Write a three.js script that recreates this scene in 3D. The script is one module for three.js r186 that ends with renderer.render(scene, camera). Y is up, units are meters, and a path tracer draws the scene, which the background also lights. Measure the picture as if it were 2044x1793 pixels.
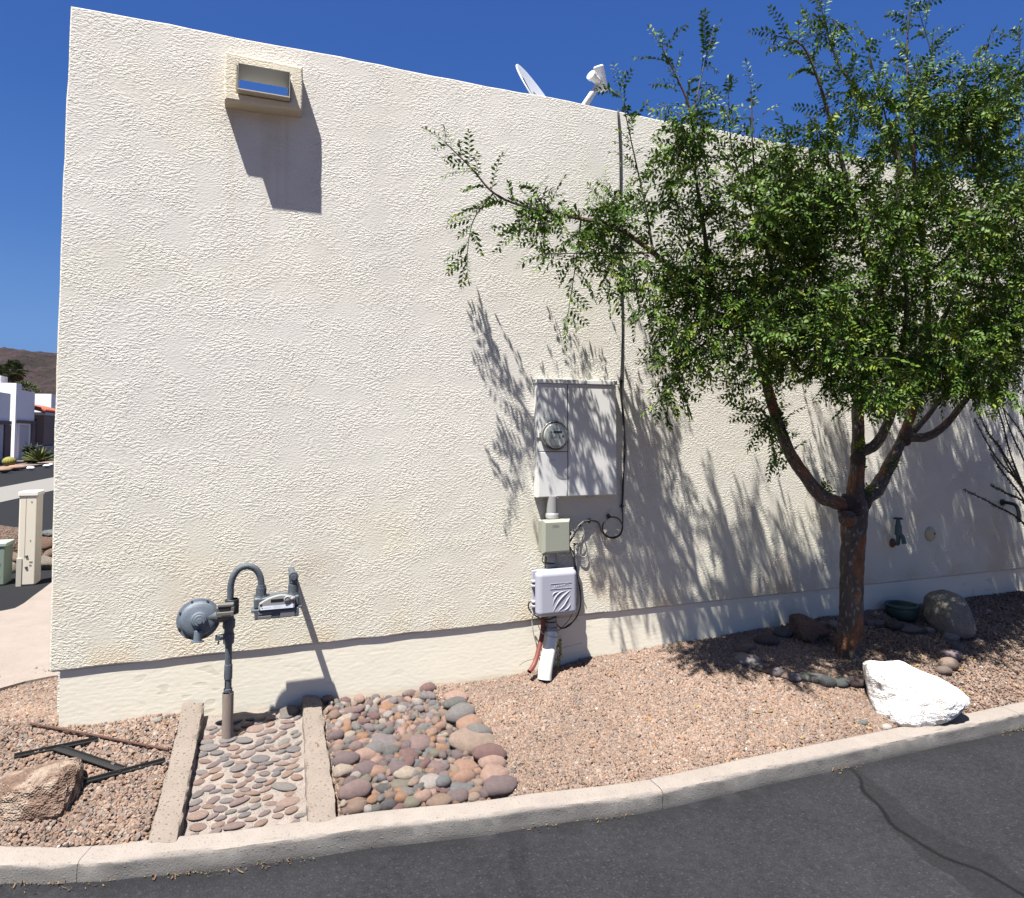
import * as THREE from 'three';
import { mergeGeometries, mergeVertices, toCreasedNormals } from 'three/addons/utils/BufferGeometryUtils.js';
import { RoundedBoxGeometry } from 'three/addons/geometries/RoundedBoxGeometry.js';

// ---------------------------------------------------------------- camera, sky, sun, exposure
const scene = new THREE.Scene();
const F = 1363, PX = 1022, PY = 800, YAW = -21.05 * Math.PI / 180, PITCH = Math.atan(65 / 1363);
const camera = new THREE.PerspectiveCamera(2 * Math.atan(896.5 / F) * 180 / Math.PI, 2044 / 1793, 0.05, 4000);
camera.position.set(0, 1.75, 3.956);
camera.rotation.set(PITCH, YAW, 0, 'YXZ');
camera.setViewOffset(2044, 1793, 0, 96.5, 2044, 1793);
camera.updateMatrixWorld(); camera.updateProjectionMatrix();
const renderer = new THREE.WebGLRenderer({ antialias: true });
renderer.toneMapping = THREE.LinearToneMapping;
const EXPO = 3.35;
renderer.toneMappingExposure = EXPO;
renderer.shadowMap.enabled = true;
const SUN = new THREE.Vector3(-1.25, 3.8, 1.0).normalize();
{
  const w = 256, h = 256, d = new Float32Array(w * h * 4);
  // displayed linear sky colour by elevation in degrees
  const stops = [[-90, .16, .15, .14], [-3, .2, .2, .2], [0, .2, .32, .58], [7, .16, .325, .67], [15, .085, .215, .57], [24, .052, .15, .48], [34, .042, .122, .43], [60, .036, .1, .35], [90, .034, .09, .31]];
  for (let j = 0; j < h; j++) for (let i = 0; i < w; i++) {
    const el = ((j + .5) / h - .5) * Math.PI, az = ((i + .5) / w - .5) * 2 * Math.PI, e = el * 180 / Math.PI;
    let k = 0; while (k < stops.length - 2 && e > stops[k + 1][0]) k++;
    const a = stops[k], b = stops[k + 1], t = Math.min(1, Math.max(0, (e - a[0]) / (b[0] - a[0])));
    const dx = Math.cos(el) * Math.cos(az), dy = Math.sin(el), dz = Math.cos(el) * Math.sin(az);
    const cs = Math.max(0, dx * SUN.x + dy * SUN.y + dz * SUN.z), glow = .16 * Math.pow((1 + (dx * SUN.x + dy * SUN.y + dz * SUN.z)) / 2, 9) + .25 * Math.pow(cs, 18) + .9 * Math.pow(cs, 160);
    for (let c = 0; c < 3; c++) d[(j * w + i) * 4 + c] = (a[c + 1] + (b[c + 1] - a[c + 1]) * t + (e > 0 ? glow * [1, 1, .95][c] : 0)) / EXPO;
    d[(j * w + i) * 4 + 3] = 1;
  }
  const sky = new THREE.DataTexture(d, w, h, THREE.RGBAFormat, THREE.FloatType);
  sky.mapping = THREE.EquirectangularReflectionMapping; sky.magFilter = sky.minFilter = THREE.LinearFilter; sky.wrapS = THREE.RepeatWrapping; sky.needsUpdate = true;
  scene.background = sky; scene.environment = sky;
}
const sun = new THREE.DirectionalLight(new THREE.Color(1, .98, .945), 4.5);
sun.position.copy(SUN).multiplyScalar(40).add(new THREE.Vector3(2, 0, 0)); sun.target.position.set(2, 0, 0);
sun.castShadow = true; sun.shadow.mapSize.set(4096, 4096);
Object.assign(sun.shadow.camera, { left: -14, right: 14, top: 14, bottom: -14, near: 1, far: 120 });
scene.add(sun, sun.target);

// ---------------------------------------------------------------- helpers
function rngOf(seed) { let a = seed >>> 0; return () => { a = (a + 0x6D2B79F5) | 0; let t = Math.imul(a ^ (a >>> 15), 1 | a); t = (t + Math.imul(t ^ (t >>> 7), 61 | t)) ^ t; return ((t ^ (t >>> 14)) >>> 0) / 4294967296; }; }
const V = (x, y, z) => new THREE.Vector3(x, y, z);
const clamp = (x, a = 0, b = 1) => Math.min(b, Math.max(a, x));
const lerp = (a, b, t) => a + (b - a) * t;
const sst = (a, b, x) => { const t = clamp((x - a) / (b - a)); return t * t * (3 - 2 * t); };
const EYE = camera.position.clone();
function ray(x, y) { return V((x - PX) / F, -(y - PY) / F, -1).applyEuler(camera.rotation); }
const W = (x, y, z = 0) => { const r = ray(x, y); return EYE.clone().addScaledVector(r, (z - EYE.z) / r.z); };      // a point of the vertical plane z
const H = (x, y, h = 0) => { const r = ray(x, y); return EYE.clone().addScaledVector(r, (h - EYE.y) / r.y); };      // a point of the level y = h
const X = (x, y, k) => { const r = ray(x, y); return EYE.clone().addScaledVector(r, (k - EYE.x) / r.x); };          // a point of the plane x = k
const perm = (() => { const r = rngOf(77), p = [...Array(256).keys()]; for (let i = 255; i > 0; i--) { const j = Math.floor(r() * (i + 1)); [p[i], p[j]] = [p[j], p[i]]; } return Uint8Array.from([...p, ...p]); })();
const GR = Array.from({ length: 256 }, (_, i) => [Math.cos(i * 2.399), Math.sin(i * 2.399)]);
function pn(x, y, px, py, s = 0) {   // periodic gradient noise
  const x0 = Math.floor(x), y0 = Math.floor(y), fx = x - x0, fy = y - y0, u = fx * fx * fx * (fx * (fx * 6 - 15) + 10), v = fy * fy * fy * (fy * (fy * 6 - 15) + 10);
  const xa = ((x0 % px) + px) % px, xb = (xa + 1) % px, ya = ((y0 % py) + py) % py, yb = (ya + 1) % py;
  const hsh = (i, j) => GR[perm[(perm[(perm[(i + s) & 255] + j) & 255] + (i >> 8) * 7 + (j >> 8) * 13 + s) & 255]];
  const a = hsh(xa, ya), b = hsh(xb, ya), c = hsh(xa, yb), d = hsh(xb, yb);
  const n0 = a[0] * fx + a[1] * fy, n1 = b[0] * (fx - 1) + b[1] * fy, n2 = c[0] * fx + c[1] * (fy - 1), n3 = d[0] * (fx - 1) + d[1] * (fy - 1);
  return (n0 + (n1 - n0) * u + (n2 - n0) * v + (n0 - n1 - n2 + n3) * u * v) * 1.45;
}
function n3(x, y, z, s = 0) {        // cheap 3d noise from value lattice
  const h = (i, j, k) => perm[(perm[(perm[(i + s) & 255] + j) & 255] + k) & 255] / 127.5 - 1;
  const x0 = Math.floor(x), y0 = Math.floor(y), z0 = Math.floor(z), q = (t) => t * t * (3 - 2 * t), u = q(x - x0), v = q(y - y0), w = q(z - z0);
  const L = (k) => lerp(lerp(h(x0, y0, k), h(x0 + 1, y0, k), u), lerp(h(x0, y0 + 1, k), h(x0 + 1, y0 + 1, k), u), v);
  return lerp(L(z0), L(z0 + 1), w);
}
const enc = (v) => { v = clamp(v); return Math.round(255 * (v <= .0031308 ? v * 12.92 : 1.055 * Math.pow(v, 1 / 2.4) - .055)); };
function finish(t, rx, ry) { t.wrapS = t.wrapT = THREE.RepeatWrapping; t.magFilter = THREE.LinearFilter; t.minFilter = THREE.LinearMipmapLinearFilter; t.generateMipmaps = true; t.repeat.set(rx, ry); t.needsUpdate = true; return t; }
function colTex(w, h, fn, rx = 1, ry = rx) {          // fn(u, v) -> linear rgb
  const d = new Uint8Array(w * h * 4);
  for (let j = 0; j < h; j++) for (let i = 0; i < w; i++) { const c = fn((i + .5) / w, (j + .5) / h), k = (j * w + i) * 4; d[k] = enc(c[0]); d[k + 1] = enc(c[1]); d[k + 2] = enc(c[2]); d[k + 3] = 255; }
  const t = new THREE.DataTexture(d, w, h); t.colorSpace = THREE.SRGBColorSpace; return finish(t, rx, ry);
}
function hgtTex(w, h, fn, rx = 1, ry = rx) {          // fn(u, v) -> 0..1
  const d = new Float32Array(w * h * 4);
  for (let j = 0; j < h; j++) for (let i = 0; i < w; i++) { const k = (j * w + i) * 4; d[k] = d[k + 1] = d[k + 2] = fn((i + .5) / w, (j + .5) / h); d[k + 3] = 1; }
  return finish(new THREE.DataTexture(d, w, h, THREE.RGBAFormat, THREE.FloatType), rx, ry);
}
const rgb = (r, g, b) => new THREE.Color().setRGB(r, g, b);
const ALB = .74;   // measured tones are kept as relative tones; this sets them to base colours
const M = (c, rough = .8, o = {}) => new THREE.MeshStandardMaterial({ color: (Array.isArray(c) ? rgb(...c) : c).multiplyScalar(ALB), roughness: rough, ...o });
const MD = (c, o = {}) => { const m = new THREE.MeshPhysicalMaterial({ color: rgb(...c).multiplyScalar(ALB), roughness: .97, ...o }); m.specularIntensity = .25; return m; };   // dull, dusty surfaces
const used = new Map(), origin = new WeakMap();
function numbered(n) { const k = used.get(n) ?? 0; used.set(n, k + 1); return k ? `${n}_${String(k).padStart(3, '0')}` : n; }
function thing(name, label, category, pos = V(0, 0, 0), group) {
  const o = new THREE.Group(); o.name = numbered(name); o.position.copy(pos); origin.set(o, pos.clone());
  if (category) o.userData = { label, category }; else o.userData = { kind: 'structure', label };
  if (group) o.userData.group = group; scene.add(o); return o;
}
function mesh(name, geo, mat, parent = scene, label) {   // geometry in world metres; the part takes its thing's base as origin
  if (Array.isArray(geo)) geo = mergeGeometries(geo.map((g) => { const q = g.index ? g.toNonIndexed() : g; for (const k of Object.keys(q.attributes)) if (!['position', 'normal', 'uv'].includes(k)) q.deleteAttribute(k); return q; }));
  const b = origin.get(parent); if (b) geo.translate(-b.x, -b.y, -b.z);
  const m = new THREE.Mesh(geo, mat); m.name = name; m.castShadow = m.receiveShadow = true; if (b) origin.set(m, b); if (label) m.userData.label = label;
  parent.add(m); return m;
}
function meshes(name, list, mat, parent) { return list.map((g) => mesh(name, g, mat, parent)); }
function struct(name, geo, mat) { const m = mesh(numbered(name), geo, mat); m.userData.kind = 'structure'; return m; }
function uvBox(g, s = 1) {             // uv in metres from the face the triangle looks to
  g = g.index ? g.toNonIndexed() : g; const p = g.attributes.position, uv = new Float32Array(p.count * 2), a = V(), b = V(), c = V();
  for (let i = 0; i < p.count; i += 3) {
    a.fromBufferAttribute(p, i); b.fromBufferAttribute(p, i + 1); c.fromBufferAttribute(p, i + 2);
    const n = b.clone().sub(a).cross(c.clone().sub(a)), x = Math.abs(n.x), y = Math.abs(n.y), z = Math.abs(n.z);
    [a, b, c].forEach((q, k) => { const [u, v] = y >= x && y >= z ? [q.x, q.z] : x >= z ? [q.z, q.y] : [q.x, q.y]; uv[(i + k) * 2] = u * s; uv[(i + k) * 2 + 1] = v * s; });
  }
  g.setAttribute('uv', new THREE.BufferAttribute(uv, 2)); return g;
}
const box = (x0, x1, y0, y1, z0, z1, r = 0) => uvBox((r ? new RoundedBoxGeometry(x1 - x0, y1 - y0, z1 - z0, 2, r) : new THREE.BoxGeometry(x1 - x0, y1 - y0, z1 - z0)).translate((x0 + x1) / 2, (y0 + y1) / 2, (z0 + z1) / 2));
const cyl = (a, b, r0, r1 = r0, n = 20, open = false) => { const d = b.clone().sub(a), g = new THREE.CylinderGeometry(r1, r0, d.length(), n, 1, open); g.applyQuaternion(new THREE.Quaternion().setFromUnitVectors(V(0, 1, 0), d.clone().normalize())); return g.translate((a.x + b.x) / 2, (a.y + b.y) / 2, (a.z + b.z) / 2); };
const lathe = (pts, at, axis = V(0, 1, 0), n = 28) => new THREE.LatheGeometry(pts.map(([r, y]) => new THREE.Vector2(r, y)), n).applyQuaternion(new THREE.Quaternion().setFromUnitVectors(V(0, 1, 0), axis.clone().normalize())).translate(at.x, at.y, at.z);
const tube = (pts, r, n = 40, k = 8, closed = false) => new THREE.TubeGeometry(new THREE.CatmullRomCurve3(pts, closed, 'centripetal'), n, r, k, closed);
function limb(pts, rad, sides = 10, step = .035, rough = 0, seed = 0) {   // tapered, uneven tube along points; rad = radius per point
  const cv = new THREE.CatmullRomCurve3(pts, false, 'centripetal'), n = Math.max(3, Math.ceil(cv.getLength() / step)), pos = [], uv = [], idx = [];
  let nor = null, len = 0, prev = null;
  for (let i = 0; i <= n; i++) {
    const t = i / n, p = cv.getPoint(t), tg = cv.getTangent(t); if (prev) len += p.distanceTo(prev); prev = p;
    if (!nor) nor = Math.abs(tg.y) > .9 ? V(1, 0, 0) : V(0, 1, 0);
    nor = nor.clone().addScaledVector(tg, -nor.dot(tg)).normalize(); const bi = tg.clone().cross(nor);
    const f = t * (rad.length - 1), k = Math.min(rad.length - 2, Math.floor(f)), r = lerp(rad[k], rad[k + 1], f - k);
    for (let j = 0; j <= sides; j++) {
      const a = j / sides * Math.PI * 2, q = nor.clone().multiplyScalar(Math.cos(a)).addScaledVector(bi, Math.sin(a));
      const rr = r * (1 + (rough ? rough * (n3(p.x * 14 + q.x * 2, p.y * 14, p.z * 14 + q.z * 2, seed) + .6 * n3(q.x * 5 + p.x * 40, p.y * 30, q.z * 5 + p.z * 40, seed + 9)) : 0));
      const e = p.clone().addScaledVector(q, rr); pos.push(e.x, e.y, e.z); uv.push(j / sides * Math.max(1, Math.round(r * 14)) * .4, len);
    }
  }
  const m = sides + 1;
  for (let i = 0; i < n; i++) for (let j = 0; j < sides; j++) { const a = i * m + j; idx.push(a, a + 1, a + m, a + 1, a + m + 1, a + m); }
  const g = new THREE.BufferGeometry(); g.setAttribute('position', new THREE.Float32BufferAttribute(pos, 3)); g.setAttribute('uv', new THREE.Float32BufferAttribute(uv, 2)); g.setIndex(idx); g.computeVertexNormals(); return g;
}
function grid(x0, x1, z0, z1, nx, nz, hgt) {          // a height sheet, uv in metres
  const pos = [], uv = [], idx = [];
  for (let j = 0; j <= nz; j++) for (let i = 0; i <= nx; i++) { const x = lerp(x0, x1, i / nx), z = lerp(z0, z1, j / nz); pos.push(x, hgt(x, z), z); uv.push(x, z); }
  for (let j = 0; j < nz; j++) for (let i = 0; i < nx; i++) { const a = j * (nx + 1) + i; idx.push(a, a + nx + 1, a + 1, a + 1, a + nx + 1, a + nx + 2); }
  const g = new THREE.BufferGeometry(); g.setAttribute('position', new THREE.Float32BufferAttribute(pos, 3)); g.setAttribute('uv', new THREE.Float32BufferAttribute(uv, 2)); g.setIndex(idx); g.computeVertexNormals(); return g;
}
const interp = (tab, x) => { if (x <= tab[0][0]) return tab[0][1]; for (let i = 1; i < tab.length; i++) if (x <= tab[i][0]) { const a = tab[i - 1], b = tab[i]; return lerp(a[1], b[1], sst(0, 1, (x - a[0]) / (b[0] - a[0])) * .5 + .5 * (x - a[0]) / (b[0] - a[0])); } return tab[tab.length - 1][1]; };
function rockGeo(seed, rough = .12, freq = 1.4, detail = 2, squash = 0) {   // unit boulder
  const g = mergeVertices(new THREE.IcosahedronGeometry(1, detail).deleteAttribute('normal').deleteAttribute('uv')), p = g.attributes.position, v = V();
  for (let i = 0; i < p.count; i++) {
    v.fromBufferAttribute(p, i); let k = 1 + rough * (n3(v.x * freq + seed * 3.1, v.y * freq, v.z * freq + seed, seed) + .5 * n3(v.x * freq * 2.3, v.y * freq * 2.3 + seed, v.z * freq * 2.3, seed + 5) + .25 * n3(v.x * freq * 5, v.y * freq * 5, v.z * freq * 5 + seed, seed + 8));
    if (squash) for (let q = 0; q < 7; q++) { const d = V(n3(q * 1.7, seed, 0), n3(0, q * 2.3, seed), n3(seed, 0, q * 3.1)).normalize().dot(v) * k; if (d > squash) k *= squash / d * .6 + .4; }
    p.setXYZ(i, v.x * k, v.y * k, v.z * k);
  }
  g.computeVertexNormals(); return uvBox(g, 1);
}

// ---------------------------------------------------------------- surface maps
const stuccoBump = (() => {
  const T = 1.9;     // metres per tile: knocked-down plaster, flat scales with ragged lower edges
  return hgtTex(2048, 2048, (u, v) => {
    const a = .5 * pn(u * 130, v * 190, 130, 190, 3) + .45 * pn(u * 290, v * 330, 290, 330, 4), b = pn(u * 30, v * 46, 30, 46, 6), c = .6 * pn(u * 120 + 40, v * 170 + 9, 120, 170, 8) + .45 * pn(u * 280, v * 310, 280, 310, 9);
    const x = u + a * .0034 + b * .004, y = v + c * .0032 + b * .003 + pn(u * 50, v * 30, 50, 30, 12) * .0012;
    const p1 = pn(x * 78, y * 200, 78, 200, 1), p2 = pn(x * 130, y * 290, 130, 290, 2), mask = sst(-.45, .4, pn(u * 13, v * 16, 13, 16, 21)), m2 = sst(-.3, .4, pn(u * 9 + 3, v * 11, 9, 11, 25));
    return .44 * sst(-.015, .04, p1) * (.12 + .88 * mask) + .32 * sst(.09, .15, p2) * (.2 + .8 * m2) + .06 * pn(u * 18, v * 24, 18, 24, 31) + .025 * pn(u * 300, v * 420, 300, 420, 17);
  }, 1 / T);
})();
const wallCol = colTex(1024, 512, (u, v) => {   // 9 m x 4.5 m, laid once over the wall
  const x = u * 9 - 1, y = v * 4.5; let r = .712, g = .674, b = .594;
  const n = pn(x * 1.1 + 5, y * .9, 999, 999, 1) * .5 + pn(x * 3.3, y * 2.4, 999, 999, 2) * .3 + pn(x * 9, y * 3.5, 999, 999, 3) * .2, low = sst(2.2, .5, y);  // low: gravel bounce light painted as a warm tint down the wall
  const st = Math.max(0, pn(x * 5, y * .55, 999, 999, 7));
  const k = 1 + .07 * n - .05 * st * sst(1.2, 3.4, y); r *= k; g *= k * (1 - .012 * low); b *= k * (1 - .09 * low - .03 * sst(.1, .6, pn(x * 1.7, y * 2.1, 999, 999, 9)));
  const pe = sst(.12, .55, pn(x * 2.1 + 3, y * 2.6, 999, 999, 12)) * sst(1.6, .6, y); r *= 1 - .01 * pe; g *= 1 - .07 * pe; b *= 1 - .12 * pe;
  const lo = sst(.75, .59, y) * sst(-.2, .5, pn(x * 4, 2, 999, 999, 14)); r *= 1 - .05 * lo; g *= 1 - .14 * lo; b *= 1 - .24 * lo;
  { const cr = Math.abs(x - 2.9 - .3 * (y - 1) - .03 * pn(y * 5, 3, 999, 999, 40)), c2 = Math.abs(y - 2.05 - .12 * (x - .9) - .025 * pn(x * 6, 8, 999, 999, 41)), q = .16 * sst(.004, .0, cr) * sst(.6, .9, y) * sst(1.9, 1.3, y) + .14 * sst(.004, 0, c2) * sst(.9, 1.1, x) * sst(1.6, 1.4, x); r *= 1 - q; g *= 1 - q; b *= 1 - q; const dr = .09 * sst(-.16, -.1, x) * sst(.26, .2, x) * sst(2.2, 3.5, y) * sst(3.56, 3.5, y) * sst(-.1, .4, pn(x * 22, y * .7, 999, 999, 42)); r *= 1 - dr * .7; g *= 1 - dr; b *= 1 - dr * 1.4; }
  for (const [cx, cy, rx, ry, a] of [[-.2, 3.62, .07, .12, .12], [.02, 3.5, .22, .05, .14], [-.12, 3.47, .1, .1, .08], [.34, 1.02, .16, .1, .13], [.1, .87, .3, .12, .08], [1.95, 1.2, .3, .2, .05]]) { const d = Math.exp(-(((x - cx) / rx) ** 2 + ((y - cy) / ry) ** 2)) * a * (1 + n); r *= 1 - d * .75; g *= 1 - d; b *= 1 - d * 1.2; }
  return [r, g, b];
});
wallCol.repeat.set(1 / 9, 1 / 4.5); wallCol.offset.set(1 / 9, 0);
const grainBump = hgtTex(512, 512, (u, v) => .5 + .3 * pn(u * 90, v * 90, 90, 90, 1) + .25 * pn(u * 220, v * 220, 220, 220, 2) + .25 * pn(u * 12, v * 12, 12, 12, 3), 1 / .5);
const concreteMap = colTex(1024, 1024, (u, v) => {
  const n = .5 * pn(u * 6, v * 6, 6, 6, 1) + .35 * pn(u * 21, v * 21, 21, 21, 2) + .3 * pn(u * 180, v * 180, 180, 180, 3), pit = sst(.52, .66, pn(u * 130, v * 130, 130, 130, 5)), fl = sst(.5, .7, pn(u * 210, v * 210, 210, 210, 8));
  const k = 1 + .16 * n - .4 * pit + .3 * fl; return [.245 * k, .2 * k * (1 - .02 * n), .165 * k];
}, 1 / 1.2);
const concreteBump = hgtTex(1024, 1024, (u, v) => .6 + .2 * pn(u * 180, v * 180, 180, 180, 3) + .15 * pn(u * 60, v * 60, 60, 60, 4) - .6 * sst(.5, .7, pn(u * 130, v * 130, 130, 130, 5)), 1 / 1.2);
const concrete = M([1, 1, 1], .9, { map: concreteMap, bumpMap: concreteBump, bumpScale: .003 });
const concreteGrey = M([.82, .9, .98], .9, { map: concreteMap, bumpMap: concreteBump, bumpScale: .004 });
const speckMap = colTex(512, 512, (u, v) => { const n = .5 * pn(u * 5, v * 5, 5, 5, 1) + .4 * pn(u * 16, v * 16, 16, 16, 2) + .3 * pn(u * 60, v * 60, 60, 60, 3); const k = clamp(.78 + .26 * n - .2 * sst(.3, .6, pn(u * 40, v * 40, 40, 40, 9))); return [k, k * .985, k * .97]; }, .7);
const stone = (r, g, b, rough = .72) => M([r, g, b], rough, { map: speckMap, bumpMap: grainBump, bumpScale: .003 });

// ---------------------------------------------------------------- ground heights
const wallBase = [[-1.6, .3], [-.9, .325], [-.33, .318], [.4, .296], [1.05, .268], [1.74, .282], [2.33, .323], [3.35, .356], [4.2, .39], [6.3, .4], [12, .42]];
const kerbPath = [[-2.6, -1.4], [-1.75, -.1], [-1.3, .4], [-1.05, .575], [-.873, .683], [-.659, .765], [-.453, .824], [-.026, .91], [.389, .955], [1.11, 1.07], [1.8, 1.165], [2.416, 1.16], [3.238, 1.172], [4.335, 1.18], [6.5, 1.2], [9, 1.22], [12, 1.25]];
const kerbZ = (x) => interp(kerbPath, x);
const inZ = (x) => kerbZ(x) - .125;
const strip = {   // the two concrete edging strips: far and near corners
  l: [W(366, 1403, .01), W(408, 1402, .01), W(355, 1675, .79), W(293, 1682, .75)],
  r: [W(602, 1392, .01), W(640, 1388, .01), W(676, 1637, .875), W(615, 1642, .86)],
};
const edgeX = (a, b, z) => lerp(a.x, b.x, clamp((z - a.z) / (b.z - a.z), -.1, 1.2));
const slope = (x, z) => { const t = clamp(z / Math.max(.3, inZ(x)), -.6, 1); return lerp(interp(wallBase, x), .078, t < 0 ? -t * -.12 : Math.pow(t, 1.15)); };
const bedEdge = (z) => interp([[0, 1.03], [.25, 1.1], [.5, 1.16], [.75, 1.17], [1.2, 1.18]], z);
function ground(x, z) {
  let y = slope(x, z) + .012 * n3(x * 3, 0, z * 3, 4) + .006 * n3(x * 9, 1, z * 9, 6);
  if (x < -.8 && z < .3) y = lerp(y, .175 + .01 * n3(x * 2, 3, z * 2), sst(.05, -1.1, z));
  if (z > -.1) {
    const xl = edgeX(strip.l[1], strip.l[2], z), xr = edgeX(strip.r[0], strip.r[3], z), x2 = edgeX(strip.r[1], strip.r[2], z);
    if (x > xl - .06 && x < xr + .06) y = slope(x, z) - .078 * sst(xl - .06, xl - .01, x) * sst(xr + .06, xr + .01, x);
    else if (x > x2 - .03 && x < bedEdge(z)) y -= .035 * sst(x2 - .03, x2, x) * sst(bedEdge(z), bedEdge(z) - .08, x);
  }
  return y - .012 * sst(inZ(x) - .05, inZ(x), z);
}
function G(x, y) {                      // where the line of sight meets the planter ground
  const r = ray(x, y), p = EYE.clone(); let t = 1.2;
  for (let i = 0; i < 4000; i++) { t += .004; const q = p.clone().addScaledVector(r, t); if (q.y <= ground(q.x, q.z)) { q.y = ground(q.x, q.z); return q; } }
  return p.addScaledVector(r, t);
}

// ---------------------------------------------------------------- road, kerb, planter ground
const roadMap = colTex(2048, 1024, (u, v) => {          // 8 m x 4 m: x -1.5..6.5, z .5..4.5
  const x = u * 8 - 1.5, z = .5 + v * 4, q = (f, s) => pn(x * f, z * f, 4096, 4096, s);
  let k = .0175 * (1 + .16 * q(1.3, 1) + .14 * q(5, 2) + .2 * q(30, 3) + .3 * q(110, 4)); k += .024 * sst(.5, .75, q(95, 5)) + .009 * sst(.45, .7, q(60, 8)); let w = 0;
  // the sealed repair band and the cracks in it: marks of their own in the asphalt
  const c = interp([[1.05, 3.02], [1.185, 2.966], [1.44, 2.814], [1.67, 2.706], [1.88, 2.706], [2.0, 2.764], [2.16, 2.765], [4.5, 2.9]], z) + .012 * q(7, 11), l = c - interp([[1.1, .02], [1.37, .01], [1.68, .03], [1.89, .1], [2.1, .165]], z) + .02 * q(9, 12), r = c + interp([[1.1, .02], [1.2, .05], [1.49, .14], [1.8, .137], [1.91, .17], [2.1, .11]], z) + .02 * q(6, 13);
  const inB = sst(l - .012, l + .012, x) * sst(r + .012, r - .012, x); k = lerp(k, .0095 * (1 + .15 * q(12, 21) + .2 * q(70, 22)), inB * .5);
  if (z > 1.1) { const d = Math.abs(x - c); k *= 1 - .6 * sst(.017, .006, d); k += .008 * sst(.02, .0, Math.abs(x - l)) * sst(.2, .6, q(24, 15)); }
  const c2 = interp([[1.1, 1.115], [1.34, 1.045], [1.5, 1.02], [4, .9]], z) + .012 * q(7, 31), inC = sst(.05, .03, Math.abs(x - c2)) * sst(1.05, 1.2, z); k *= 1 - .2 * inC;
  const g = sst(.14, .0, z - kerbZ(x)); k = lerp(k, .011, g * .5); w = .012 * sst(.25, .7, q(8, 41)) * g; k += w * .5;
  return [k * 1.01, k, k * 1.06];
});
roadMap.repeat.set(1 / 8, 1 / 4); roadMap.offset.set(1.5 / 8, -.5 / 4);
const asphaltBump = hgtTex(1024, 1024, (u, v) => .5 + .3 * pn(u * 140, v * 140, 140, 140, 1) + .25 * pn(u * 300, v * 300, 300, 300, 2) + .3 * pn(u * 20, v * 20, 20, 20, 3), 1 / 1.3);
const soil = M([.17, .13, .1], .95, { bumpMap: grainBump, bumpScale: .01 });
struct('ground', uvBox(new THREE.PlaneGeometry(3000, 3000).rotateX(-Math.PI / 2).translate(0, -.03, 0)), soil);
struct('bounce_verge', grid(-30, 40, 7.2, 40, 60, 30, (x, z) => .02 + .01 * n3(x, 0, z, 5)), M([.25, .18, .135], .95, { bumpMap: grainBump, bumpScale: .01 }));  // unseen ground across the road, added for its warm bounce onto the wall
struct('road', grid(-9, 16, .3, 7.4, 140, 60, (x, z) => .004 * n3(x * 2, 0, z * 2, 3) + .002 * n3(x * 9, 0, z * 9, 4)), MD([1.4, 1.4, 1.46], { map: roadMap, bumpMap: asphaltBump, bumpScale: .005 }));
{
  const planterCol = colTex(512, 512, (u, v) => { const n = .5 * pn(u * 40, v * 40, 40, 40, 1) + .5 * pn(u * 120, v * 120, 120, 120, 2); const k = 1 + .5 * n; return [.17 * k, .105 * k, .075 * k]; }, 1);
  struct('gravel_bed', grid(-2.4, 9, -1.6, 1.26, 420, 130, (x, z) => (z > inZ(x) + .03 ? -.2 : z < -.06 && x > -.8 ? -.25 : ground(x, z) - .006)), M([1, 1, 1], .95, { map: planterCol, bumpMap: grainBump, bumpScale: .012 }));
}
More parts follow.
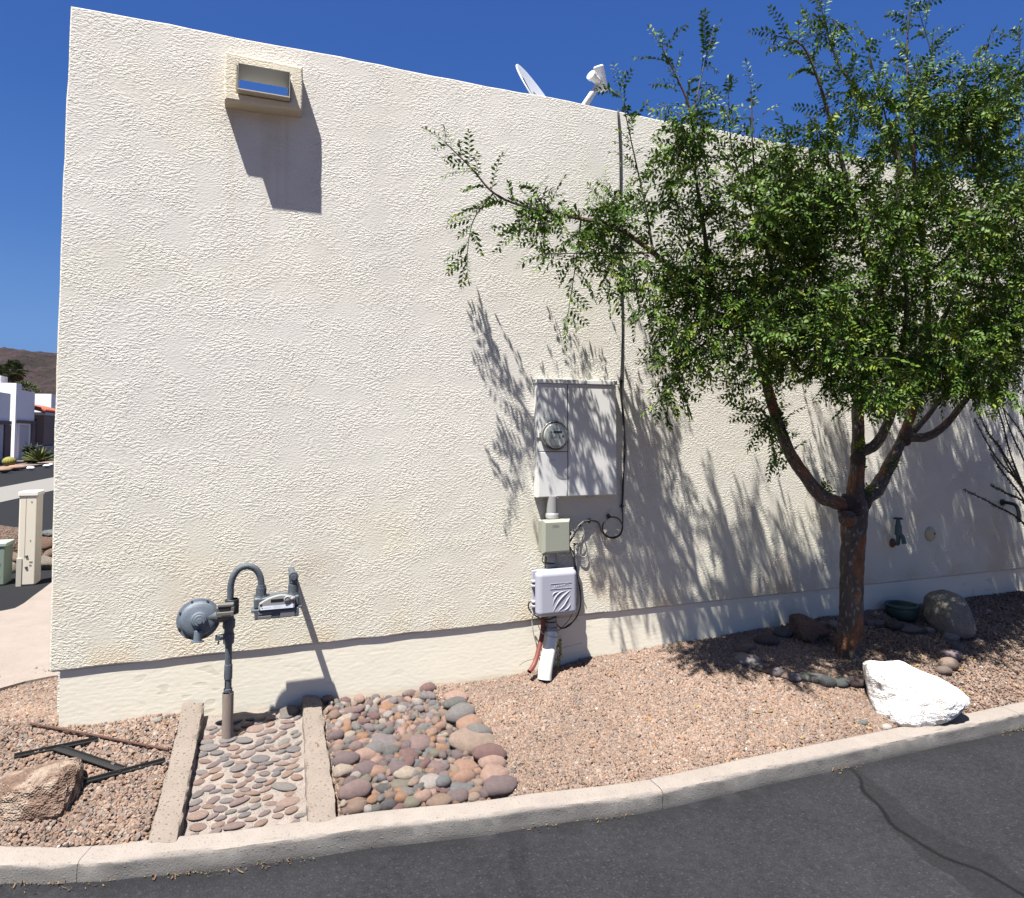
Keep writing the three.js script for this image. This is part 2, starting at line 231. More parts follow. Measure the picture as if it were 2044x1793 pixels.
{ // kerb: cast segments with joints; rounded arris, worn
  const K = new THREE.Group(); K.name = numbered('kerb'); K.userData = { kind: 'structure', label: 'low cast concrete kerb along the asphalt road' }; scene.add(K); origin.set(K, V(0, 0, 0));
  const prof = [[0, -.1], [.001, .02], [.0034, .06], [.004, .067], [.007, .078], [.015, .0848], [.0225, .0862], [.03, .0865], [.1, .088], [.108, .0878], [.12, .084], [.126, .07], [.127, -.1]];
  const seg = (xa, xb) => {
    const pos = [], uv = [], idx = [], n = Math.ceil((xb - xa) / .02), m = prof.length;
    for (let i = 0; i <= n; i++) {
      const x = lerp(xa, xb, i / n), z = kerbZ(x), dz = (kerbZ(x + .02) - kerbZ(x - .02)) / .04, nx = dz, nz = -1, l = Math.hypot(nx, nz);
      let acc = 0; prof.forEach(([o, y], j) => {
        const wear = (j > 1 && j < 8 ? .6 : .2) * (.004 * n3(x * 7, y * 30, j, 3) + .0035 * n3(x * 26, j, 1, 5) + (j < 7 && j > 0 ? -.011 * sst(.5, .85, n3(x * 9, j * .4, 2, 8)) : 0)); if (j) acc += Math.hypot(o - prof[j - 1][0], y - prof[j - 1][1]);
        pos.push(x + nx / l * (o - wear * (j < 4 ? -.5 : .2)), y + wear * .7 + (x < -.1 ? -.014 * sst(-.1, -.7, x) : 0), z + nz / l * (o - wear * .5)); uv.push(x, acc);
      });
    }
    for (let i = 0; i < n; i++) for (let j = 0; j < m - 1; j++) { const a = i * m + j; idx.push(a, a + m, a + 1, a + 1, a + m, a + m + 1); }
    for (let e = 0; e < 2; e++) { const o = e * n * m; for (let j = 1; j < m - 1; j++) e ? idx.push(o, o + j + 1, o + j) : idx.push(o, o + j, o + j + 1); }
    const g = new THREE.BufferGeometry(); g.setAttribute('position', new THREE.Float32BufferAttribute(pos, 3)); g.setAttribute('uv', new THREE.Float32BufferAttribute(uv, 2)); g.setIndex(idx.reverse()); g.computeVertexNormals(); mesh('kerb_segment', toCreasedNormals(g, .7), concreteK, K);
  };
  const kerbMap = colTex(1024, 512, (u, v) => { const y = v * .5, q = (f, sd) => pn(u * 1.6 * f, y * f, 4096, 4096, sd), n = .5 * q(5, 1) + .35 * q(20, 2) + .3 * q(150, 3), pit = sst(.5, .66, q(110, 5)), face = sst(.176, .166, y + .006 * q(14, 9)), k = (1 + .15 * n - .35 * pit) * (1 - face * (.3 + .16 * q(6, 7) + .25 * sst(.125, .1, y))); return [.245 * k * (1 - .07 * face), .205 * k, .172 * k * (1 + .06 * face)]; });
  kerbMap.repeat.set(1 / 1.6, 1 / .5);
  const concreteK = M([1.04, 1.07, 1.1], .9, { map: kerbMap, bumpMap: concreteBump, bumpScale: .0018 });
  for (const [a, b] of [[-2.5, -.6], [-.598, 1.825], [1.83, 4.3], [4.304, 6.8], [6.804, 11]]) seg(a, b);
}
// ---------------------------------------------------------------- the side street behind and its far end
const farAsphalt = MD([.017, .0175, .0195], { bumpMap: asphaltBump, bumpScale: .004 });
struct('side_street', uvBox(new THREE.PlaneGeometry(46, 80).rotateX(-Math.PI / 2).translate(-22.9, .0, -41.2)), farAsphalt);
function flat(pts, y, th) { const s = new THREE.Shape(pts.map((p) => new THREE.Vector2(p.x, -p.z))); return uvBox(new THREE.ExtrudeGeometry(s, { depth: th, bevelEnabled: false }).rotateX(-Math.PI / 2).translate(0, y - th, 0)); }
{
  const a = H(0, 973, .01), b = H(107, 953, .01), c = H(107, 979, .01), d = H(0, 1003, .01), e = b.clone().sub(a), f = c.clone().sub(d);
  struct('concrete_gutter', flat([a.clone().addScaledVector(e, -1), b.clone().addScaledVector(e, 2.2), c.clone().addScaledVector(f, 2.2), d.clone().addScaledVector(f, -1)], .012, .05), M([.2, .185, .165], .9, { bumpMap: concreteBump, bumpScale: .004 }));
  const L = [[-60, 1228], [0, 1220], [14, 1217.5], [30, 1214], [48, 1204], [66, 1190], [84, 1177], [106, 1160]].map(([x, y]) => H(x, y, .2)), R = [[106, 1349], [50, 1360], [0, 1374], [-60, 1386]].map(([x, y]) => H(x, y, .2));
  L[7].x += .0; const far = V(2.6, 0, L[7].z - 3.4);
  struct('driveway', flat([...L, far, V(2.6, 0, R[0].z), ...R].reverse(), .2, .3), M([1.05, 1.06, 1.08], .9, { map: concreteMap, bumpMap: grainBump, bumpScale: .004 }));
}

// ---------------------------------------------------------------- the house with the blank stucco side wall
const YB = .59, YT = 3.928, XL = -.885, XR = 9.2;
const stucco = M([1, 1, 1], .93, { map: wallCol, bumpMap: stuccoBump, bumpScale: .0034 });
{
  const foundMap = colTex(1024, 256, (u, v) => { const x = u * 6, y = v * .75; let n = .5 * pn(x * 3, y * 6, 999, 999, 1) + .35 * pn(x * 11, y * 22, 999, 999, 2); const pe = sst(.42, .5, pn(x * 9, y * 26, 999, 999, 4)) * sst(.05, .35, pn(x * 1.3, y * 2, 999, 999, 8)) * .55, dirt = sst(.02, -.09, y - .3 - .04 * n); const k = 1 + .06 * n; return [lerp(.83 * k, .66, pe) * (1 - .2 * dirt), lerp(.765 * k, .6, pe) * (1 - .28 * dirt), lerp(.615 * k, .46, pe) * (1 - .36 * dirt)]; });
  foundMap.repeat.set(1 / 6, 1 / .75);
  const foundBump = hgtTex(1024, 256, (u, v) => { const x = u * 6, y = v * .75; return .5 + .09 * pn(x * 6, y * 120, 36, 90, 2) + .2 * pn(x * 24, y * 60, 144, 45, 3) - .4 * sst(.42, .47, pn(x * 9, y * 26, 999, 999, 4)) * sst(.05, .35, pn(x * 1.3, y * 2, 999, 999, 8)) + .12 * pn(x * 60, y * 60, 360, 45, 5); });
  foundBump.repeat.set(1 / 6, 1 / .75);
  const T = thing('house', 'cream rough stucco house whose tall blank side wall fills the picture', 'house', V(XL, 0, 0));
  const out = new THREE.Shape(), n = 90; out.moveTo(XL, YB);
  for (let i = 1; i <= 130; i++) { const x = lerp(XL, XR, i / 130); out.lineTo(x, YB + .004 * n3(x * 9, 0, 0, 2) + .002 * n3(x * 31, 1, 0, 3) + (x > 1.62 && x < 2.2 ? .004 : 0)); }
  out.lineTo(XR, YT); for (let i = 1; i <= n; i++) { const x = lerp(XR, XL, i / n); out.lineTo(x, YT + .006 * n3(x * 2.2, 4, 0, 2) + .003 * n3(x * 12, 1, 0, 7)); }
  for (let i = 1; i < 34; i++) { const y = lerp(YT, YB, i / 34); out.lineTo(XL + .0015 * n3(y * 7, 9, 0, 5) + .0015 * n3(y * 26, 3, 0, 5) - .012 * Math.sin(i / 34 * Math.PI), y); }
  const hole = new THREE.Path(); hole.moveTo(-.086, 3.57); hole.lineTo(.174, 3.57); hole.lineTo(.174, 3.772); hole.lineTo(-.086, 3.772); out.holes.push(hole);
  mesh('wall', new THREE.ExtrudeGeometry(out, { depth: .13, bevelEnabled: true, bevelSize: .008, bevelThickness: .012, bevelOffset: -.008, bevelSegments: 3 }).translate(0, 0, -.142), stucco, T);
  mesh('foundation', [box(XL + .042, XR - .02, -.3, YB - .004, -.16, -.0125)], M([1, 1, 1], .85, { map: foundMap, bumpMap: foundBump, bumpScale: .0011 }), T);
  mesh('wall', [box(XL + .004, XL + .2, -.2, YT - .01, -9, -.15), box(XR - .2, XR - .004, -.2, YT - .01, -9, -.15), box(XL + .21, XR - .21, -.2, YT - .01, -9, -8.8)], M([.7, .66, .58], .93, { bumpMap: stuccoBump, bumpScale: .0068 }), T);
  mesh('roof', box(XL + .205, XR - .205, 3.05, 3.3, -8.79, -.148), M([.5, .49, .46], .9), T);
  // scupper: thick plaster surround with a sheet metal spout
  const s = new THREE.Shape(), R0 = (t) => .004 * n3(t * 3, 2, 1, 6); s.moveTo(-.152, 3.522); s.lineTo(.04, 3.519); s.lineTo(.243, 3.53); s.lineTo(.247, 3.65); s.lineTo(.243, 3.778); s.lineTo(.05, 3.782); s.lineTo(-.154, 3.785); s.lineTo(-.157, 3.65); s.closePath();
  const h2 = new THREE.Path(); h2.moveTo(-.089, 3.567); h2.lineTo(.177, 3.567); h2.lineTo(.177, 3.711); h2.lineTo(-.089, 3.711); s.holes.push(h2);
  const sc = mesh('scupper', [new THREE.ExtrudeGeometry(s, { depth: .085, bevelEnabled: true, bevelSize: .012, bevelThickness: .012, bevelOffset: -.012, bevelSegments: 3 }).translate(0, 0, .002)], M([.69, .615, .47], .93, { bumpMap: stuccoBump, bumpScale: .004 }), T);
  const t = .0025, z0 = -.03, z1 = .15, mt = M([.42, .4, .36], .5, { metalness: .35 });
  const sp = mesh('spout', [box(-.0875, .1755, 3.569, 3.569 + t, z0, z1), box(-.0875, .1755, 3.708 - t, 3.708, z0, z1), box(-.0875, -.0875 + t, 3.569 + t, 3.708 - t, z0, z1), box(.1755 - t, .1755, 3.569 + t, 3.708 - t, z0, z1)], mt, sc);
  mesh('spout_lip', [box(-.0885, .1765, 3.5655, 3.5685, .1, .1515)], M([.56, .5, .38], .6), sc);
  // weep screed: the thin metal drip edge under the stucco
  mesh('drip_edge', box(XL + .01, XR, YB - .0025, YB + .004, -.05, -.0065), M([.5, .46, .4], .7), T);
}

// ---------------------------------------------------------------- satellite dish on the roof
{
  const zc = -1.3, top = W(1035, 129, zc), base = W(1150, 300, zc), C = top.clone().add(base).multiplyScalar(.5), up = top.clone().sub(base), R = up.length() / 2; up.normalize();
  const view = C.clone().sub(EYE).normalize(); let side = up.clone().cross(view).normalize(); // in the picture, to the right
  const right = V(1, 0, 0).applyQuaternion(camera.quaternion); if (side.dot(right) < 0) side.negate();
  const N = side.clone().multiplyScalar(.99).addScaledVector(view, -.105); N.addScaledVector(up, -N.dot(up)).normalize();
  const T = thing('satellite_dish', 'pale grey satellite dish with a black mark, rising above the parapet', 'satellite dish', V(C.x, 3.3, C.z));
  const q = new THREE.Quaternion().setFromUnitVectors(V(0, 1, 0), N), wm = M([.62, .64, .68], .5);
  const pr = []; for (let i = 0; i <= 10; i++) pr.push([R * i / 10, .05 * (i / 10) ** 2 - .05]); pr.push([R + .006, -.002], [R + .006, -.012]); for (let i = 10; i >= 0; i--) pr.push([R * i / 10, .05 * (i / 10) ** 2 - .056]);
  mesh('reflector', lathe(pr, C, N, 48), wm, T);
  const at = (a, b) => C.clone().addScaledVector(up, a * R).addScaledVector(N.clone().cross(up).normalize(), b * R).addScaledVector(N, .05 * (a * a + b * b) - .046);
  const sgn = N.clone().cross(up).dot(view) > 0 ? -1 : 1;
  const ell = (a0, b0, ra, rb, n = 20, hollow = 0, from = 0, to = 1) => { const pos = [], f = (t, k) => { const a = (from + (to - from) * t) * Math.PI * 2; return at(a0 + ra * k * Math.cos(a), b0 + rb * k * Math.sin(a)); }; for (let i = 0; i < n; i++) { const A = f(i / n, 1), B = f((i + 1) / n, 1), c = f(i / n, hollow), d = f((i + 1) / n, hollow); pos.push(...A.toArray(), ...B.toArray(), ...c.toArray(), ...B.toArray(), ...d.toArray(), ...c.toArray()); } const g = new THREE.BufferGeometry(); g.setAttribute('position', new THREE.Float32BufferAttribute(pos, 3)); g.setAttribute('uv', new THREE.Float32BufferAttribute(new Float32Array(pos.length / 3 * 2), 2)); g.computeVertexNormals(); return g; };
  const ink = M([.025, .025, .03], .5, { side: THREE.DoubleSide });
  meshes('printed_mark', [ell(.52, .25 * sgn, .22, .16), ell(.27, -.1 * sgn, .2, .32, 20, .82, .45, .95)], ink, T);
  const l0 = W(1172, 203, -1.3), l1 = W(1192, 172, -1.3), d = l1.clone().sub(l0), foot = l0.clone().addScaledVector(d, -3.2); foot.z -= .1;
  mesh('feed_arm', limb([foot, l0, l1], [.03, .03, .026], 4, .2), M([.5, .51, .52], .45, { metalness: .3 }), T);
  const lc = W(1196, 163, -1.3);
  const cap = new RoundedBoxGeometry(.045, .22, .1, 3, .018).applyQuaternion(new THREE.Quaternion().setFromEuler(new THREE.Euler(.1, .45, .42))).translate(lc.x + .015, lc.y + .03, lc.z);
  mesh('feed_housing', cap, wm, T);
  meshes('feed_horn', [cyl(lc.clone().add(V(-.01, .0, 0)), lc.clone().add(V(-.075, .02, .02)), .032, .035), cyl(lc.clone().add(V(-.075, .02, .02)), lc.clone().add(V(-.1, .03, .03)), .045, .045)], M([.66, .66, .64], .5), T);
  mesh('mast', [cyl(V(C.x - .08, 3.3, C.z - .1), V(C.x - .08, 3.55, C.z - .1), .03), cyl(V(C.x - .08, 3.55, C.z - .1), C.clone().addScaledVector(N, -.06), .03), box(C.x - .25, C.x + .1, 3.3, 3.32, C.z - .25, C.z + .06)], M([.4, .4, .41], .5, { metalness: .5 }), T);
}
// ---------------------------------------------------------------- electric cabinet with its meter
const panelPaint = M([.74, .725, .68], .5);
{
  const T = thing('electric_cabinet', 'white steel electric cabinet with a round glass meter on the wall', 'electric cabinet', V(1.94, 1.36, 0));
  const x0 = 1.668, x1 = 2.226, y0 = 1.352, y1 = 2.083, xd = W(1133.5, 880, .06).x, ys = W(1090, 902, .06).y;
  mesh('case', [box(x0, x1, y0, y1, .002, .054, .003)], panelPaint, T);
  mesh('top_cap', box(x0 - .006, x1 + .004, y1 - .02, y1 + .006, .003, .07, .003), panelPaint, T);
  mesh('door_gap', [box(xd - .0028, xd + .0028, y0 + .006, y1 - .026, .0542, .0556), box(x0 + .01, xd - .003, ys - .0018, ys + .0018, .0542, .0556)], M([.03, .03, .032], .8), T);
  mesh('door', box(xd + .003, x1 - .002, y0 + .004, y1 - .024, .0545, .062, .003), panelPaint, T);
  mesh('meter_cover', box(x0 + .008, xd - .003, ys + .002, y1 - .024, .0545, .062, .003), panelPaint, T);
  mesh('service_cover', box(x0 + .008, xd - .003, y0 + .004, ys - .002, .0545, .062, .003), panelPaint, T);
  meshes('latch', [box(1.745, 1.79, ys - .054, ys - .05, .062, .0645), box(2.02, 2.075, y0 - .008, y0 + .006, .03, .06), box(1.77, 1.81, y0 - .007, y0 + .006, .03, .06)], M([.45, .44, .42], .5), T);
  meshes('mounting_tab', [box(1.79, 1.803, y1 + .006, y1 + .03, .002, .012), box(1.985, 1.998, y1 + .006, y1 + .03, .002, .012)], M([.6, .52, .4], .8), T);
  const c = W(1106, 870, .062); c.z = .062;
  const me = mesh('meter_ring', lathe([[.095, 0], [.095, .012], [.09, .018], [.083, .018], [.083, .0]], c, V(0, 0, 1), 40), M([.25, .24, .22], .45, { metalness: .4 }), T);
  const fc = document.createElement('canvas'); fc.width = fc.height = 256; const k = fc.getContext('2d'); k.fillStyle = '#b9bab4'; k.fillRect(0, 0, 256, 256);
  k.fillStyle = '#24262a'; k.fillRect(88, 74, 104, 30); k.fillRect(48, 82, 32, 12); k.strokeStyle = '#e8e8e4'; k.lineWidth = 4; k.strokeRect(84, 70, 112, 38); k.fillStyle = '#3c3d3c'; k.fillRect(66, 138, 10, 22); k.fillRect(98, 138, 24, 9); k.fillRect(158, 138, 12, 10); k.beginPath(); k.arc(208, 136, 14, 0, 7); k.fill(); k.fillStyle = '#7c7d7a'; k.fillRect(70, 150, 108, 3); k.fillStyle = '#d8dad6'; k.fillRect(72, 166, 112, 62); k.fillStyle = '#8c8e8c'; for (let i = 0; i < 4; i++) k.fillRect(92 + i * 3, 174 + i * 12, 78 - i * 8, 3); k.fillRect(96, 46, 66, 4); k.fillRect(108, 56, 44, 3);
  const ft = new THREE.CanvasTexture(fc); ft.colorSpace = THREE.SRGBColorSpace;
  const dial = new THREE.CircleGeometry(.072, 40).translate(c.x, c.y, .1);
  mesh('meter_body', [cyl(V(c.x, c.y, .066), V(c.x, c.y, .098), .081, .076, 40)], M([.5, .5, .47], .35, { metalness: .2 }), me);
  mesh('meter_dial', dial, M([1, 1, 1], .4, { map: ft }), me);
  mesh('meter_glass', lathe([[.078, 0], [.078, .018], [.072, .026], [.05, .0275], [0.0001, .0275]], V(c.x, c.y, .0905), V(0, 0, 1), 40), new THREE.MeshPhysicalMaterial({ color: rgb(.93, .95, .93), roughness: .08, transmission: 1, thickness: 0 }), me);
  mesh('meter_seal', [box(x0 - .005, x0 + .04, c.y - .018, c.y - .01, .055, .066), box(x0 + .012, x0 + .03, c.y - .01, c.y + .018, .062, .067)], M([.2, .16, .13], .5, { metalness: .5 }), me);
}
// ---------------------------------------------------------------- conduits, junction boxes, cables
const px = (x, y) => [1022 + x * .209, 987.9 + y * .209], Z = (x, y, z) => W(...px(x, y), z), Zt = (x, y, z) => W(1022 + x * .209, 749.4 + y * .209, z);
{
  const T = thing('conduit', 'grey painted plastic conduit rising behind the two small boxes', 'conduit', V(1.77, ground(1.77, .05), .05));
  const a = Z(380, 0, .042), b = Z(378, 1330, .05), gp = M([.3, .295, .28], .6); a.y = 1.356;
  mesh('pipe', cyl(V(a.x, a.y, .042), V(b.x, b.y, .042), .034, .034, 20), gp, T);
  meshes('strap', [cyl(Z(378, 655, .042).setX(b.x), Z(378, 640, .042).setX(b.x), .0355), cyl(Z(377, 1212, .042).setX(b.x), Z(377, 1200, .042).setX(b.x), .0355), cyl(Z(377, 1278, .042).setX(b.x), Z(377, 1264, .042).setX(b.x), .0355), cyl(Z(377, 1303, .042).setX(b.x), Z(377, 1290, .042).setX(b.x), .0355)], M([.02, .02, .022], .6), T);
  mesh('hub', lathe([[.036, 0], [.042, .004], [.042, .028], [.036, .034]], V(a.x + .002, Z(380, 225, .042).y, .042)), M([.62, .61, .58], .4, { metalness: .5 }), T);
  const e0 = V(b.x, b.y + .03, .045), e1 = Z(368, 1420, .07), e2 = Z(345, 1530, .1), e3 = Z(318, 1660, .13); e3.y -= .01;
  const U = thing('conduit_sleeve', 'white plastic pipe sleeve bending out of the gravel at the conduit foot', 'pipe', e3);
  mesh('sleeve', limb([e0.clone().add(V(0, -.01, .001)), e1, e2, e3, e3.clone().add(V(-.01, -.05, .01))], [.0375, .038, .04, .042, .042], 20, .02), M([.78, .77, .72], .55), U);
  mesh('coupling', lathe([[.037, 0], [.0405, .003], [.0405, .045], [.036, .05]], V(b.x, b.y - .005, .0435)), M([.24, .26, .27], .6), U);
  const R = thing('red_conduit', 'thin rust red plastic conduit leaning beside the white sleeve', 'conduit', Z(170, 1680, .12));
  mesh('red_tube', tube([Z(300, 1120, .045), Z(292, 1300, .045), Z(258, 1470, .07), Z(212, 1620, .1), Z(165, 1690, .125)], .0145, 40, 12), M([.17, .032, .022], .6), R);
}
{
  const T = thing('telephone_box', 'sage beige square utility box strapped below the electric cabinet', 'utility box', V(1.78, .99, .05)), pm = M([.31, .315, .25], .6), a = Z(272, 240, .09), b = Z(535, 538, .09), x0 = a.x, x1 = b.x, y0 = b.y, y1 = a.y;
  mesh('back_case', box(x0 + .004, x1 - .002, y0, y1 - .004, .045, .105, .008), pm, T);
  const s = new THREE.Shape(); s.moveTo(x0 - .002, y0 - .002); s.lineTo(x1 + .002, y0 - .002); s.lineTo(x1 + .002, y1 + .002); s.lineTo(x0 - .002, y1 + .002); s.closePath();
  mesh('lid', uvBox(new THREE.ExtrudeGeometry(s, { depth: .006, bevelEnabled: true, bevelThickness: .022, bevelSize: .016, bevelOffset: -.016, bevelSegments: 1 }).translate(0, 0, .108)), pm, T);
  meshes('relief_lines', [box(x0 + .06, x0 + .1, y1 - .03, y1 - .028, .1355, .1368), box(x0 + .055, x0 + .105, y1 - .037, y1 - .035, .1355, .1368), box(x0 + .06, x0 + .1, y1 - .044, y1 - .042, .1355, .1368)], pm, T);
  for (const [u0, u1] of [[297, 375], [440, 518]]) { const p = Z(u0, 530, .12), q = Z(u1, 578, .12); mesh('tab', box(p.x, q.x, q.y, p.y - .003, .098, .118, .006), pm, T); }
  mesh('screw', cyl(Z(550, 372, .075), Z(562, 372, .075), .011), M([.05, .05, .05], .5), T);
}
{
  const a = Z(212, 722, .13), b = Z(598, 1125, .13), x0 = a.x, x1 = b.x, y0 = b.y, y1 = a.y, bm = M([.4, .4, .455], .5);
  const T = thing('cable_box', 'lavender grey rounded cable box with a wavy stripe emblem, lowest box', 'utility box', V((x0 + x1) / 2, y0, .05));
  mesh('back_case', box(x0 + .004, x1 - .004, y0 + .004, y1 - .004, .062, .125, .03), bm, T);
  mesh('lid', box(x0, x1, y0, y1, .115, .185, .0345), bm, T);
  mesh('rim', box(x0 - .006, x1 + .006, y0 + .006, y1 - .004, .1, .114, .006), bm, T);
  for (const y of [y1 - .095, y0 + .06]) for (const d of [0, .026]) mesh('hinge', box(x0 - .012, x0 + .018, y + d - .007, y + d + .009, .095, .135, .006), bm, T);
  meshes('hasp', [box(x1 - .004, x1 + .014, y1 - .125, y1 - .117, .1, .14), box(x1 - .004, x1 + .014, y1 - .148, y1 - .14, .1, .14)], M([.5, .5, .54], .5), T);
  const L = (u, v) => V(lerp(x0, x1, u), lerp(y1, y0, v), .1852), rib = (pts, r) => limb(pts.map((p) => L(...p)), [.0012, r, r, .0012], 6, .01);
  mesh('emblem', [rib([[.36, .56], [.37, .5], [.42, .47], [.52, .455]], .0038), rib([[.36, .74], [.41, .6], [.52, .49], [.68, .45]], .0045), rib([[.37, .88], [.48, .7], [.62, .56], [.8, .445]], .005), rib([[.5, .87], [.63, .77], [.72, .65], [.8, .55]], .0045), rib([[.65, .87], [.73, .83], [.78, .77], [.8, .73]], .0038)], bm, T);
  const n = []; const nx0 = lerp(x0, x1, .3), nx1 = lerp(x0, x1, .83), ny1 = lerp(y1, y0, .275), ny0 = lerp(y1, y0, .395);
  mesh('name_plate', [box(nx0, nx1, ny1 - .002, ny1, .1845, .187), box(nx0, nx1, ny0, ny0 + .002, .1845, .187), box(nx0, nx0 + .002, ny0 + .002, ny1 - .002, .1845, .187)], bm, T);
  const rr = rngOf(5); for (let i = 0; i < 7; i++) { const u = .4 + i * .052, v = .365 - i * .008; n.push(limb([L(u, v), L(u + .012, v - .035 - .01 * rr()), L(u + .034, v - .012 * rr()), L(u + .03, v + .006)], [.0016, .002, .002, .0016], 5, .01)); }
  mesh('raised_lettering', n, bm, T);
}
const blackRubber = M([.018, .018, .02], .55), greyCable = M([.36, .35, .34], .6);
{
  const T = thing('coaxial_cable', 'black twin cable hanging down the wall with a coiled loop', 'cable', W(1235, 225, .01));
  mesh('cable', tube([W(1233, 219, -.03), W(1233, 222, .012), W(1237, 300, .012), W(1238, 420, .013), W(1240, 560, .012), W(1242, 660, .013), Zt(1040, 0, .014), Zt(1033, 150, .016), Zt(1050, 300, .014), Zt(1064, 450, .014), Zt(1082, 620, .014), Zt(1078, 800, .016), Zt(1060, 1000, .014), Zt(1052, 1200, .014), Zt(1058, 1330, .016), Zt(1057, 1420, .018), Zt(1035, 1510, .02), Zt(960, 1548, .02), Zt(885, 1515, .02), Zt(864, 1450, .022), Zt(895, 1380, .024), Zt(960, 1352, .026), Zt(1025, 1378, .028), Zt(1058, 1450, .03), Zt(1030, 1528, .028), Zt(960, 1556, .026), Zt(890, 1530, .022), Zt(850, 1480, .02), Zt(838, 1430, .018), Zt(815, 1400, .016), Zt(760, 1390, .016), Zt(700, 1400, .018), Zt(650, 1440, .025), Zt(590, 1520, .05), Zt(548, 1590, .07)], .0042, 340, 7), blackRubber, T);
  mesh('cable', tube([W(1235, 219, -.03), W(1235, 222, .011), W(1240, 330, .011), W(1237, 480, .011), W(1243, 600, .011), W(1243, 700, .011), Zt(1052, 20, .012), Zt(1046, 150, .012), Zt(1058, 300, .011), Zt(1072, 450, .011), Zt(1072, 620, .011), Zt(1068, 800, .012), Zt(1066, 1000, .011), Zt(1060, 1200, .011), Zt(1050, 1300, .012)], .0036, 150, 6), blackRubber, T);
  for (const [x, y] of [[742, 1390], [925, 1345], [1052, 1250], [1045, 60]]) { const p = Zt(x, y, .016); mesh('clip', [box(p.x - .012, p.x + .012, p.y - .004, p.y + .004, .004, .022), box(p.x - .003, p.x + .003, p.y - .014, p.y + .014, .004, .02)], blackRubber, T); }
}
{
  const T = thing('cable_bundle', 'tangle of thin grey and black wires around the two boxes', 'cable', Z(600, 900, .02));
  const c = (pts, r, m, z) => mesh('wire', tube(pts.map((p, i) => Z(p[0], p[1], p[2] ?? z)), r, pts.length * 9, 6), m, T);
  c([[545, 470, .07], [575, 420], [600, 380], [585, 330], [580, 350]], .003, greyCable, .05);
  c([[548, 450, .07], [600, 350], [640, 290], [690, 250], [740, 245, .02]], .0032, M([.2, .2, .2], .6), .03);
  c([[545, 485, .06], [590, 570], [608, 680], [628, 790], [650, 920], [655, 1050], [625, 1150], [545, 1250], [480, 1275], [430, 1240], [415, 1150, .09]], .0042, blackRubber, .03);
  c([[548, 500, .06], [583, 600], [602, 700], [640, 850], [664, 950], [650, 1080], [612, 1180], [520, 1255], [450, 1290]], .0028, M([.12, .12, .12], .6), .025);
  c([[590, 480], [600, 580], [612, 720], [620, 860], [632, 960], [622, 1060]], .0035, greyCable, .03); c([[597, 470], [592, 600], [618, 700], [634, 830]], .003, greyCable, .034);
  c([[668, 300], [690, 380], [680, 430], [640, 462], [592, 472]], .0034, greyCable, .024); c([[606, 500], [650, 580], [695, 592], [716, 550], [705, 480], [688, 420]], .0032, greyCable, .022);
  c([[210, 1018, .1], [170, 1022], [155, 1060], [175, 1110], [235, 1162], [330, 1192], [400, 1172], [452, 1128, .12]], .0045, blackRubber, .1);
  c([[212, 1125, .06], [192, 1190], [200, 1290], [216, 1370], [252, 1455]], .0034, greyCable, .02);
  c([[246, 1180, .07], [252, 1250], [290, 1320], [350, 1350, .1], [420, 1362, .1], [466, 1348]], .0024, M([.28, .42, .42], .5), .09);
  c([[440, 1480], [500, 1458], [545, 1445], [600, 1430], [672, 1414]], .003, blackRubber, -.015); c([[300, 1515], [220, 1560], [120, 1595], [70, 1630]], .0022, M([.15, .15, .15], .6), .06);
  c([[425, 1310], [475, 1270], [540, 1200], [600, 1090], [622, 1030]], .0022, M([.08, .08, .08], .6), .03); c([[300, 570, .07], [292, 640], [318, 650], [332, 590, .09]], .003, blackRubber, .06);
  meshes('zip_tie', [cyl(Z(596, 730, .028), Z(612, 726, .045), .006), cyl(Z(640, 860, .02), Z(672, 872, .04), .003), cyl(Z(590, 466, .02), Z(606, 474, .036), .006)], blackRubber, T);
}
